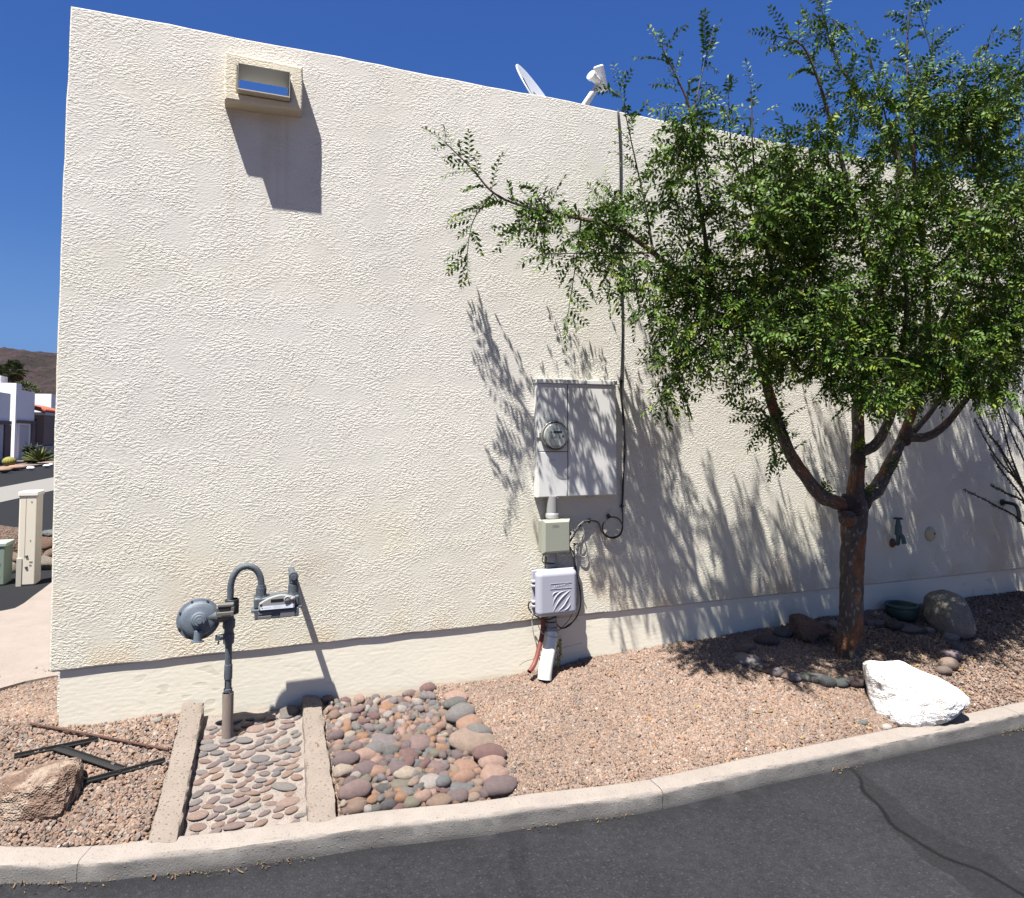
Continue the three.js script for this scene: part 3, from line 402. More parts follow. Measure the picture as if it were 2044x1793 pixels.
// ---------------------------------------------------------------- gas meter set
{
  const g = (x, y, z) => W(306.6 + x * .228, 1090 + y * .228, z), pg = M([.085, .1, .115], .5, { bumpMap: grainBump, bumpScale: .001 }), pz = .19;
  const foot = g(646, 1605, pz), T = thing('gas_meter', 'blue grey gas meter with round regulator and swan neck pipe', 'gas meter', foot);
  const bt = g(646, 1285, pz), x = foot.x, at = (y) => V(lerp(x, g(660, 600, pz).x, clamp((1605 - y) / 1000)), g(650, y, pz).y, pz);
  mesh('sleeve', lathe([[.0262, -.04], [.0262, 0], [.0262, bt.y - foot.y], [.02, bt.y - foot.y], [.02, bt.y - foot.y - .03]], foot), M([.27, .21, .17], .75, { bumpMap: grainBump, bumpScale: .002 }), T);
  mesh('riser_pipe', [cyl(at(1300), at(830), .0165), lathe([[.0165, 0], [.0195, .004], [.0195, .07], [.0165, .076]], at(1168)), lathe([[.0205, 0], [.0205, .012]], at(1270))], pg, T);
  meshes('wire_wrap', [cyl(at(1278), at(1270), .0175), cyl(at(1258), at(1250), .0178), cyl(at(1070), at(1064), .0175)], M([.5, .5, .48], .6), T);
  const v = mesh('shutoff_valve', [lathe([[.02, 0], [.026, .005], [.027, .05], [.022, .06], [.022, .075], [.028, .08], [.028, .1], [.02, .105]], at(860)), cyl(at(790).add(V(-.02, 0, 0)), at(790).add(V(-.045, 0, .01)), .014)], pg, T);
  mesh('valve_key', box(at(790).x - .062, at(790).x - .04, at(790).y - .014, at(790).y + .014, pz + .002, pz + .02, .004), pg, v);
  mesh('locking_pin', cyl(at(820).add(V(-.045, 0, .01)), at(850).add(V(-.05, 0, .012)), .004), pg, v);
  mesh('tee', [lathe([[.024, 0], [.03, .008], [.03, .04], [.024, .05], [.02, .075]], at(720)), cyl(at(610), at(610).add(V(-.1, .003, .01)), .03), cyl(at(640), at(500), .018)], pg, T);
  // regulator: two pressed bowls with a bolted flange, breather and spring cap
  const rc = g(393, 640, .2), ax = V(.1, .12, 1).normalize(), reg = mesh('regulator', [lathe([[0.0001, -.05], [0.042, -.05], [0.0714, -.03], [0.08232, -.006], [0.09996, -.004], [0.09996, .004], [0.09828, .006], [0.08568, .0065], [0.08442, .009], [0.08148, .02], [0.0756, .026], [0.0588, .031], [0.0378, .034], [0.03738, .036], [0.03528, .046], [0.03108, .049], [0.0001, .05]], rc, ax, 48)], M([.125, .148, .175], .45, { bumpMap: grainBump, bumpScale: .0008 }), T);
  const up = V(0, 1, 0).addScaledVector(ax, -ax.y).normalize(), ri = up.clone().cross(ax).normalize(), on = (a, r, h) => rc.clone().addScaledVector(up, r * Math.sin(a)).addScaledVector(ri, r * Math.cos(a)).addScaledVector(ax, h);
  mesh('spring_cap', [cyl(on(0, 0, .045), on(0, 0, .082), .026, .024, 24), cyl(on(0, 0, .082), on(0, 0, .096), .0135, .0125, 8)], M([.125, .148, .175], .45), reg);
  for (let i = 0; i < 8; i++) mesh('bolt', cyl(on(i * .785 + .35, .092, .004), on(i * .785 + .35, .092, .012), .0052, .0052, 6), M([.05, .06, .07], .5), reg);
  mesh('vent', [cyl(on(-1.62, .05, .05), on(-1.62, .098, .046), .018, .02), cyl(on(-1.62, .098, .046), on(-1.62, .103, .046), .03, .03)], M([.125, .148, .175], .45), reg);
  // remote reading box
  const tb = mesh('reading_module', [box(g(558, 0, .24).x, g(712, 0, .24).x, g(640, 640, .24).y + .004, g(640, 525, .24).y, .205, .262, .006)], M([.1, .09, .085], .5), T);
  { const a = g(560, 520, .262), b = g(700, 612, .262); mesh('module_lid', [box(a.x, b.x, a.y - .012, a.y + .003, .225, .2675, .004), box(b.x - .012, b.x + .003, b.y + .02, a.y - .013, .23, .267, .003), box(a.x - .004, b.x, b.y, b.y + .024, .262, .274, .003)], M([.13, .12, .105], .6), tb); mesh('module_window', box(a.x + .01, b.x - .02, b.y + .028, a.y - .016, .262, .2645), M([.03, .028, .03], .2), tb); mesh('module_lettering', box(a.x + .018, b.x - .014, b.y + .007, b.y + .0105, .274, .275), M([.08, .07, .06], .6), tb); }
  mesh('module_strap', [lathe([[.03, 0], [.034, .002], [.034, .07], [.03, .072]], at(560).add(V(.012, -.02, -.004)))], M([.03, .03, .034], .5), T);
  mesh('swan_neck', tube([at(520), g(672, 440, pz), g(676, 340, pz), g(700, 262, pz), g(752, 198, pz), g(820, 177, pz), g(888, 200, pz), g(930, 262, pz), g(942, 330, pz), g(942, 400, pz)], .0165, 60, 14), pg, T);
  const n1 = g(941, 428, pz), n2 = g(1222, 400, pz), nut = (p, h = .038) => [cyl(p, p.clone().add(V(0, h, 0)), .029, .029, 6), cyl(p.clone().add(V(0, h, 0)), p.clone().add(V(0, h + .012, 0)), .021, .021)];
  mesh('union_nut', nut(n1), pg, T); mesh('union_nut', nut(n2), pg, T);
  const bx0 = g(885, 0, .2).x, bx1 = g(1283, 0, .2).x, byT = g(1080, 425, .2).y, byB = g(1080, 612, .2).y, body = mesh('meter_body', [box(bx0, bx1, byB + .045, byT - .006, .12, .222, .012), box(bx0 + .004, bx1 - .004, byB - .004, byB + .043, .12, .236, .006), cyl(V(n1.x, byT - .012, pz), n1, .03, .027), cyl(V(n2.x, byT - .012, pz), n2, .03, .027), box(bx0 - .012, bx0 + .03, byB + .034, byB + .046, .16, .236, .003), box(bx1 - .02, bx1 + .012, byB + .034, byB + .046, .15, .22, .003)], pg, T);
  const ca = V(lerp(bx0, bx1, .1), byB + .044, 0), cb = V(lerp(bx0, bx1, .89), byT, 0), s = new THREE.Shape(); s.moveTo(ca.x, ca.y); s.lineTo(cb.x, ca.y); s.lineTo(cb.x, cb.y - .012); s.quadraticCurveTo(lerp(ca.x, cb.x, .82), cb.y + .004, lerp(ca.x, cb.x, .6), cb.y + .006); s.quadraticCurveTo(lerp(ca.x, cb.x, .3), cb.y + .002, ca.x + .004, cb.y - .03); s.lineTo(ca.x, cb.y - .05); s.closePath();
  const cov = mesh('index_cover', uvBox(new THREE.ExtrudeGeometry(s, { depth: .012, bevelEnabled: true, bevelThickness: .005, bevelSize: .005, bevelOffset: -.005, bevelSegments: 2 }).translate(0, 0, .228)), M([.3, .295, .275], .5), body);
  const cw = cb.x - ca.x, ch = cb.y - ca.y, zf = .2452;
  mesh('index_window', box(ca.x + cw * .33, ca.x + cw * .68, ca.y + ch * .58, ca.y + ch * .8, zf - .002, zf + .001, .0006), M([.02, .02, .025], .15), cov);
  meshes('index_knob', [lathe([[.0001, .004], [.012, .004], [.0125, 0], [.016, 0], [.016, .005], [.0125, .006]], V(ca.x + cw * .78, ca.y + ch * .72, zf), V(0, 0, 1)), lathe([[.0001, .005], [.008, .003], [.009, 0]], V(ca.x + cw * .92, ca.y + ch * .72, zf), V(0, 0, 1))], M([.33, .325, .31], .45), cov);
  for (const [u, w] of [[.07, .4], [.95, .5]]) mesh('index_screw', lathe([[.0001, .0015], [.006, .0015], [.0065, 0]], V(ca.x + cw * u, ca.y + ch * w, zf), V(0, 0, 1), 14), M([.09, .02, .02], .5), cov);
  const lc = document.createElement('canvas'); lc.width = 512; lc.height = 110; const k = lc.getContext('2d'); k.fillStyle = '#e9edf2'; k.fillRect(0, 0, 512, 110); k.fillStyle = '#2c3036'; k.beginPath(); k.arc(30, 62, 13, 0, 7); k.fill(); k.fillRect(54, 58, 112, 7); k.fillStyle = '#9aa0a8'; for (let i = 0; i < 6; i++) k.fillRect(190 + (i % 3) * 9, 14 + i * 14, 150 - (i % 3) * 24, 4); k.fillRect(370, 80, 96, 5); k.fillStyle = '#7e868f'; k.fillRect(392, 18, 42, 26); k.beginPath(); k.moveTo(392, 44); k.lineTo(434, 44); k.lineTo(413, 62); k.fill();
  const lt = new THREE.CanvasTexture(lc); lt.colorSpace = THREE.SRGBColorSpace; mesh('data_label', new THREE.PlaneGeometry(cw * .9, ch * .3).translate(ca.x + cw * .5, ca.y + ch * .18, zf + .0006), M([1, 1, 1], .45, { map: lt }), cov);
  meshes('battery_cover', [box(ca.x + cw * .6, cb.x, byB, byB + .034, .2355, .2395, .002), box(ca.x, ca.x + cw * .4, byB + .02, byB + .034, .2355, .239, .002), box(ca.x, ca.x + cw * .36, byB, byB + .014, .2355, .239, .002)], M([.15, .15, .155], .55), body);
  const o1 = g(1214, 215, .03); o1.z = .02; mesh('outlet_pipe', [cyl(n2.clone().add(V(0, .045, 0)), V(n2.x, o1.y, pz), .0165), cyl(V(n2.x, o1.y - .03, pz), V(n2.x, o1.y - .004, pz), .023), cyl(V(n2.x, o1.y, pz + .02), V(n2.x, o1.y, pz - .03), .024), cyl(V(n2.x, o1.y, pz - .02), V(n2.x, o1.y, .0), .0165), cyl(V(n2.x, o1.y, pz + .02), V(n2.x, o1.y, pz + .032), .015, .015, 6)], pg, T);
  mesh('seal_tag', [cyl(V(n2.x + .014, byT + .055, .08), V(n2.x + .0165, byT + .055, .08), .022, .022, 18), tube([V(n2.x, byT + .09, .09), V(n2.x + .015, byT + .085, .085), V(n2.x + .015, byT + .07, .08)], .0016, 12, 5)], M([.2, .2, .2], .5), T);
}
// ---------------------------------------------------------------- spigot, wall cap, black elbow
{
  const q = (x, y, z) => W(.6813 * (2550 + x / 8.176), .6813 * (1500 + y / 8.176), z), b = q(530, 745, .0), T = thing('hose_spigot', 'old blue green garden spigot with a black handle on the shaded wall', 'spigot', b), gm = M([.08, .13, .14], .55, { metalness: .3 });
  const c = q(632, 425, .06); c.z = .06;
  mesh('flange', lathe([[.0001, .014], [.02, .014], [.034, .004], [.036, 0]], V(b.x, b.y, .002), V(0, 0, 1)), M([.16, .06, .025], .6), T);
  mesh('body', [limb([V(b.x, b.y, .01), V(b.x + .004, b.y, .045), V(c.x - .005, b.y + .02, .075), V(c.x, c.y - .03, .075)], [.014, .014, .014, .018], 12, .01), cyl(V(c.x, c.y - .04, .075), V(c.x, c.y + .035, .075), .026, .024, 8), cyl(V(c.x, c.y + .035, .075), V(c.x, c.y + .075, .075), .02, .013), limb([V(c.x, c.y - .03, .08), V(c.x, c.y - .05, .11), V(c.x, c.y - .1, .125)], [.017, .016, .017], 12, .01)], gm, T);
  const hy = q(650, 160, .075).y; mesh('stem', cyl(V(c.x, c.y + .07, .075), V(c.x, hy, .075), .006), M([.04, .04, .04], .5), T);
  mesh('handle', [new THREE.TorusGeometry(.03, .006, 8, 24).rotateX(Math.PI / 2).translate(c.x, hy, .075), box(c.x - .03, c.x + .03, hy - .004, hy + .004, .069, .081)], M([.03, .03, .03], .5), T);
  const d = q(1425, 535, 0), U = thing('wall_cap', 'round cream plug cover on the wall right of the spigot', 'cover', V(d.x, d.y, 0));
  mesh('disc', lathe([[.0001, .02], [.03, .018], [.052, .01], [.058, 0]], V(d.x, d.y, .004), V(0, 0, 1)), M([.52, .46, .27], .6), U); mesh('slot', lathe([[.0001, .0215], [.009, .0215], [.01, .015]], V(d.x + .027, d.y + .006, .002), V(0, 0, 1)), M([.06, .02, .015], .6), U);
  const e = W(2000, 1003, 0), f = W(2014, 1018, .12), h2 = W(2018, 1042, .14), E2 = thing('black_elbow_pipe', 'short black elbow pipe bending down from the wall by the ocotillo', 'pipe', V(e.x, e.y, 0));
  mesh('pipe', limb([V(e.x, e.y, .0), V(e.x, e.y, .06), V(e.x, e.y - .012, .11), V(e.x, e.y - .05, .13), V(e.x, e.y - .15, .135)], [.014, .014, .014, .014, .015], 14, .012), M([.018, .018, .018], .5), E2); mesh('collar', lathe([[.028, 0], [.028, .014], [.015, .018]], V(e.x, e.y, .001), V(0, 0, 1)), M([.018, .018, .018], .5), E2);
}

// ---------------------------------------------------------------- concrete edging strips and the cobbled spillway between them
function stripThing(c, label, seed) {
  const T = thing('concrete_edging', label, 'edging', c[0].clone().setY(ground(c[0].x, .05))), n = 46, m = 10, pos = [], idx = [], uv = [];
  for (let i = 0; i <= n; i++) {
    const t = i / n, a = c[0].clone().lerp(c[3], t), b = c[1].clone().lerp(c[2], t), w = b.clone().sub(a), sag = -.012 * Math.sin(t * Math.PI);
    const pr = [[-.01, -.16], [0, -.035], [.02, -.008], [.07, 0], [.3, .002], [.7, .002], [.94, -.001], [.99, -.012], [1.0, -.04], [1.0, -.16]];
    pr.forEach(([u, h], j) => { const k = .006 * n3(t * 14, j * 1.3, seed, 5) + .004 * n3(t * 40, j, seed, 6); const e = t > .93 ? -(t - .93) * .16 : 0; pos.push(a.x + w.x * u + (j > 4 ? k : -k) * .8, a.y + w.y * u + sag + h + k * .7 + e, a.z + w.z * u + (i === 0 || i === n ? .008 * n3(j, t, seed) : 0)); uv.push(t * .95, j * .025); });
  }
  for (let i = 0; i < n; i++) for (let j = 0; j < m - 1; j++) { const a = i * m + j; idx.push(a, a + m, a + 1, a + 1, a + m, a + m + 1); }
  for (const o of [0, n * m]) for (let j = 1; j < m - 1; j++) o ? idx.push(o, o + j, o + j + 1) : idx.push(o, o + j + 1, o + j);
  const g = new THREE.BufferGeometry(); g.setAttribute('position', new THREE.Float32BufferAttribute(pos, 3)); g.setAttribute('uv', new THREE.Float32BufferAttribute(uv, 2)); g.setIndex(idx); g.computeVertexNormals();
  mesh('concrete_strip', toCreasedNormals(g, .6), M([.82, .81, .79], .92, { map: concreteMap, bumpMap: concreteBump, bumpScale: .006 }), T);
}
stripThing(strip.l, 'left long concrete edging strip, between the gravel with the metal frame and the cobbled spillway', 1);
stripThing(strip.r, 'right long concrete edging strip, between the cobbled spillway and the loose river rocks', 2);
const cobblePal = [[.2, .13, .12], [.15, .1, .1], [.13, .135, .14], [.18, .18, .18], [.26, .16, .11], [.3, .2, .15], [.16, .17, .155], [.22, .13, .1], [.24, .19, .17], [.1, .105, .115], [.27, .15, .09], [.2, .16, .16]];
const cobbleMat = cobblePal.map((c) => stone(...[.24, .2, .17].map((d, i) => lerp(c[i] * [1.55, 1.45, 1.5][i], d * 1.14, .5)))), pebbleGeo = [1, 2, 3, 4, 5, 6, 7, 8].map((s) => rockGeo(s + 20, .1, 1.1, 2));
{
  const S = new THREE.Group(); S.name = numbered('cobbled_spillway'); S.userData = { kind: 'structure', label: 'mortar channel floor with flat river cobbles set in it' }; scene.add(S); origin.set(S, V(0, 0, 0));
  const mortarMap = colTex(512, 512, (u, v) => { const n = .5 * pn(u * 6, v * 6, 6, 6, 1) + .3 * pn(u * 30, v * 30, 30, 30, 2) + .3 * pn(u * 120, v * 120, 120, 120, 3), k = 1 + .32 * n - .3 * sst(.4, .6, pn(u * 90, v * 90, 90, 90, 9)); return [.265 * k, .22 * k, .188 * k]; }, 1);
  const floor = (x, z) => slope(x, z) - .04 + .006 * n3(x * 10, 0, z * 10, 7) + .003 * n3(x * 40, 0, z * 40, 7);
  mesh('mortar_bed', grid(-.3, .34, -.02, inZ(0) + .03, 90, 130, floor), M([1, 1, 1], .95, { map: mortarMap, bumpMap: grainBump, bumpScale: .008 }), S);
  const r = rngOf(31), put = [];
  for (let k = 0; k < 9000 && put.length < 299; k++) {
    const z = .06 + r() * .8, big = r(), L = .0235 + .028 * big * big * big + .008 * r(), B = L * (.4 + .28 * r()), x = lerp(edgeX(strip.l[1], strip.l[2], z) + L * .9, edgeX(strip.r[0], strip.r[3], z) - L * .9, r());
    if (put.some((p) => ((p.x - x) / ((p.L + L) * .9)) ** 2 + ((p.z - z) / ((p.B + B) * .9 + .001)) ** 2 < 1)) continue;
    put.push({ x, z, L, B });
    const o = new THREE.Mesh(pebbleGeo[Math.floor(r() * 8)], cobbleMat[Math.floor(r() * 12)]); o.name = 'cobble'; o.castShadow = o.receiveShadow = true;
    o.position.set(x, floor(x, z) + .0005 + .003 * r(), z); o.rotation.set(.12 * (r() - .5) + .2, (r() - .5) * 1.1 + .15, .1 * (r() - .5)); o.scale.set(L, .006 + .0045 * r(), B); S.add(o);
  }
  // broken mortar lip with the hole under the wall
  const hp = W(578, 1404, .02);
  const rim = thing('drain_hole_patch', 'lump of broken mortar at the wall foot beside the right edging strip', 'mortar lump', hp);
  const rg = rockGeo(61, .25, 1.6, 3); rg.scale(.055, .03, .05).translate(hp.x, ground(hp.x, .03) + .035, .035); mesh('mortar', rg, M([.28, .24, .2], .95, { bumpMap: grainBump, bumpScale: .008 }), rim);
}
// ---------------------------------------------------------------- bed of loose river rocks
const onBed = [];
{
  const B = new THREE.Group(); B.name = numbered('river_rock_bed'); B.userData = { kind: 'structure', label: 'bed of loose rounded river rocks between edging and gravel' }; scene.add(B); origin.set(B, V(0, 0, 0));
  const r = rngOf(71), C = { pink: [.42, .27, .21], dg: [.11, .12, .115], grey: [.19, .185, .18], org: [.36, .19, .1], tan: [.34, .25, .19], mar: [.18, .09, .085], pur: [.16, .115, .12], mau: [.24, .16, .15], ol: [.19, .18, .13], blk: [.065, .07, .075], crm: [.45, .37, .29], blu: [.15, .17, .18], lil: [.22, .19, .2], otan: [.38, .22, .15], btn: [.27, .18, .13], pale: [.4, .36, .33] };
  const mats = Object.fromEntries(Object.entries(C).map(([k, v]) => [k, stone(...v.map((q, i) => lerp(q, [.3, .215, .175][i], .17)))])), geos = [...[1, 2, 3, 4, 5, 6, 7, 8].map((q) => rockGeo(q + 120, .2, .95, 2, q % 2 ? .86 : 0)), rockGeo(40, .3, 1.6, 2, .72), rockGeo(41, .32, 1.8, 2, .7), rockGeo(42, .3, 1.5, 2, .74), rockGeo(43, .34, 2, 2, .7)];
  const big = [[1370, 245, 150, 60, 'pink'], [1360, 300, 160, 90, 'dg'], [1400, 385, 190, 110, 'grey'], [1470, 450, 170, 90, 'otan'], [1540, 505, 190, 90, 'grey'], [1500, 600, 310, 120, 'tan'], [1620, 680, 210, 130, 'mar'], [1640, 750, 170, 110, 'pink'], [1650, 845, 190, 120, 'pink'], [1690, 930, 240, 130, 'pur'], [1430, 865, 150, 100, 'otan'], [610, 965, 200, 140, 'mau'], [540, 730, 170, 120, 'pur'], [1160, 190, 110, 80, 'mar'], [620, 1085, 130, 110, 'btn'], [1040, 1050, 120, 80, 'ol'], [860, 1075, 100, 80, 'blk'], [960, 1010, 100, 90, 'org'], [1120, 1010, 120, 90, 'pink'], [1250, 1030, 150, 70, 'btn'], [1390, 1000, 130, 80, 'pur'], [1410, 955, 170, 70, 'blu'], [1165, 895, 160, 80, 'pale'], [955, 900, 150, 50, 'ol'], [1000, 830, 150, 80, 'crm'], [830, 945, 100, 50, 'blk'], [850, 580, 220, 60, 'lil'], [470, 550, 110, 80, 'pur'], [525, 810, 120, 90, 'crm'], [1210, 345, 90, 60, 'grey'], [1250, 480, 90, 70, 'otan'], [795, 490, 90, 65, 'grey'], [880, 665, 100, 80, 'dg'], [1010, 690, 140, 70, 'mar'], [690, 800, 150, 100, 'pur'], [780, 820, 110, 90, 'otan'], [940, 790, 130, 90, 'pur'], [770, 650, 150, 80, 'grey'], [690, 690, 140, 90, 'pink'], [1090, 600, 160, 80, 'mau'], [855, 335, 100, 70, 'org'], [1440, 780, 150, 70, 'otan'], [1220, 770, 130, 60, 'mau'], [550, 360, 110, 50, 'mau'], [540, 420, 110, 50, 'crm'], [410, 275, 80, 70, 'btn'], [500, 222, 80, 40, 'mar'], [585, 230, 100, 50, 'pur'], [850, 205, 80, 80, 'org'], [540, 285, 80, 60, 'mar'], [1520, 960, 100, 60, 'btn'], [1500, 1005, 90, 50, 'tan'], [1010, 965, 120, 50, 'grey'], [610, 1015, 130, 60, 'otan'], [745, 1030, 90, 70, 'org']];
  const add = (x, z, a, b, h, m, g, yaw, lift) => { const o = new THREE.Mesh(g, m); o.name = 'river_rock'; o.castShadow = o.receiveShadow = true; o.scale.set(a, h, b); o.rotation.set((r() - .5) * .5 + .15, yaw, (r() - .5) * .4, 'YXZ'); o.position.set(x, ground(x, z) + h * .5 + lift, z); B.add(o); onBed.push({ x, z, R: (a + b) / 2 }); };
  for (const [zx, zy, w, h, c] of big) {
    const p = G(545 + zx / 3.75, 1328.5 + (zy + h * .2) / 3.75), d = p.distanceTo(EYE) / F / 3.75, a = w * d * .53, hh = Math.min(h * d * .5, a * .75);
    const sharp = c === 'org' || c === 'otan' && r() < .4; add(p.x, p.z, a, a * (.68 + .2 * r()), hh, mats[c], geos[Math.floor(r() * 8) + (sharp && a < .04 ? 4 : 0)], (r() - .5) * .6, .004);
  }
  const keys = ['pink', 'pink', 'dg', 'grey', 'grey', 'org', 'tan', 'tan', 'mar', 'pur', 'mau', 'mau', 'ol', 'crm', 'blu', 'lil', 'otan', 'btn', 'pale', 'org'];
  let n = big.length;
  for (let k = 0; k < 20000 && n < 298; k++) {
    const z = .03 + r() * .96, x = lerp(edgeX(strip.r[1], strip.r[2], z) + .035, bedEdge(z) - .06, r()); if (z > inZ(x) - .03) continue;
    const q = r(), R = .0195 + .019 * q; if (onBed.some((p) => Math.hypot(p.x - x, p.z - z) < (p.R + R) * (k < 6000 ? .66 : .5))) continue;
    add(x, z, R * (1 + .3 * r()), R * (.75 + .2 * r()), R * (.6 + .3 * r()), mats[keys[Math.floor(r() * keys.length)]], geos[Math.floor(r() * geos.length)], r() * 3.1, .014 * r()); n++;
  }
  const fill = new THREE.InstancedMesh(geos[9], M([1, 1, 1], .85, { bumpMap: grainBump, bumpScale: .003 }), 1500), o = new THREE.Object3D(), cc = new THREE.Color(); fill.name = 'small_rocks'; fill.userData.kind = 'stuff';
  for (let k = 0; k < 1500; k++) { let z, x; do { z = .02 + r() * .98; x = lerp(edgeX(strip.r[1], strip.r[2], z) + .015, bedEdge(z) - .05, r()); } while (z > inZ(x) - .015); const R = .007 + .012 * r(); o.position.set(x, ground(x, z) + R * .5, z); o.rotation.set(r() * 6, r() * 6, r() * 6); o.scale.set(R * 1.3, R, R * .8); o.updateMatrix(); fill.setMatrixAt(k, o.matrix); const c = C[keys[Math.floor(r() * keys.length)]]; { const t = .65 + .3 * r(); fill.setColorAt(k, cc.setRGB(lerp(c[0], .24, .5) * t, lerp(c[1], .15, .5) * t, lerp(c[2], .11, .5) * t)); }; }
  fill.castShadow = fill.receiveShadow = true; B.add(fill);
}
// ---------------------------------------------------------------- gravel
{
  const r = rngOf(9), geos = [1, 2, 3].map((s) => { const g = new THREE.IcosahedronGeometry(1, 0).toNonIndexed(), p = g.attributes.position, q = rngOf(s * 13), m = new Map(); for (let i = 0; i < p.count; i++) { const k = [p.getX(i), p.getY(i), p.getZ(i)].map((v) => v.toFixed(3)).join(); if (!m.has(k)) m.set(k, .7 + .55 * q()); p.setXYZ(i, p.getX(i) * m.get(k), p.getY(i) * m.get(k), p.getZ(i) * m.get(k)); } g.computeVertexNormals(); return g; });
  const pal = [[.215, .143, .104], [.215, .143, .104], [.185, .112, .072], [.235, .162, .115], [.16, .094, .06], [.245, .18, .135], [.175, .15, .13], [.135, .115, .1], [.28, .235, .19], [.2, .135, .1], [.24, .14, .08], [.1, .08, .068]];
  const inBed = (x, z) => z > .0 && ((x > edgeX(strip.l[0], strip.l[3], z) - .008 && x < edgeX(strip.r[1], strip.r[2], z) + .01 && z < inZ(x)));
  const rocky = (x, z) => z > 0 && x > edgeX(strip.r[1], strip.r[2], z) && x < bedEdge(z) - .07;
  const N = 58000, im = geos.map((g) => new THREE.InstancedMesh(g, M([.97, .97, .97], .92), N)), cnt = [0, 0, 0], o = new THREE.Object3D(), col = new THREE.Color();
  for (let k = 0; k < 520000; k++) {
    const q = r(), x = q < .22 ? -1.7 + r() * 1.45 : q < .72 ? .3 + r() * 3.2 : 3.3 + Math.pow(r(), 1.2) * 4.6, z = q < .22 ? -1.5 + r() * 2.5 : -.03 + r() * 1.25;
    if (z > inZ(x) + .004 || inBed(x, z) || (z < 0 && (x > XL + .03 || z < -1.45))) continue;
    if (x > 4 && r() < .25) continue;
    const v = Math.floor(r() * 3); if (cnt[v] >= N) continue; const i = cnt[v]++;
    let s = (x < -.1 ? .005 + .0055 * r() : .0038 + .0046 * r()) * (r() < .04 ? 1.6 : 1); if (rocky(x, z)) s *= 1.1;
    o.position.set(x, ground(x, z) + s * (.1 + .5 * r()), z); o.rotation.set(r() * 6.3, r() * 6.3, r() * 6.3); o.scale.set(s * (1 + .5 * r()), s * (.7 + .3 * r()), s); o.updateMatrix(); im[v].setMatrixAt(i, o.matrix);
    const c = pal[Math.floor(Math.pow(r(), 1.25) * 12)].map((q, i) => lerp(q, [.2, .136, .103][i], .28)), b = (.95 + .34 * r()) * (1 + .13 * n3(x * 1.7, 2, z * 2.3, 5) + .1 * n3(x * 6, 2, z * 6, 7)), w = r() < .004 ? 1.8 : 1; im[v].setColorAt(i, col.setRGB(Math.min(.7, c[0] * b * w), Math.min(.66, c[1] * b * w * (w > 1 ? 1.15 : 1)), Math.min(.6, c[2] * b * w * (w > 1 ? 1.35 : 1))));
  }
  const L = new THREE.Group(); L.name = 'gravel'; L.userData = { kind: 'stuff', label: 'pinkish tan crushed gravel covering the planter', category: 'gravel' }; scene.add(L);
  im.forEach((m, v) => { m.count = cnt[v]; m.name = 'gravel_stones'; m.userData.kind = 'stuff'; m.castShadow = m.receiveShadow = true; L.add(m); }); 
}
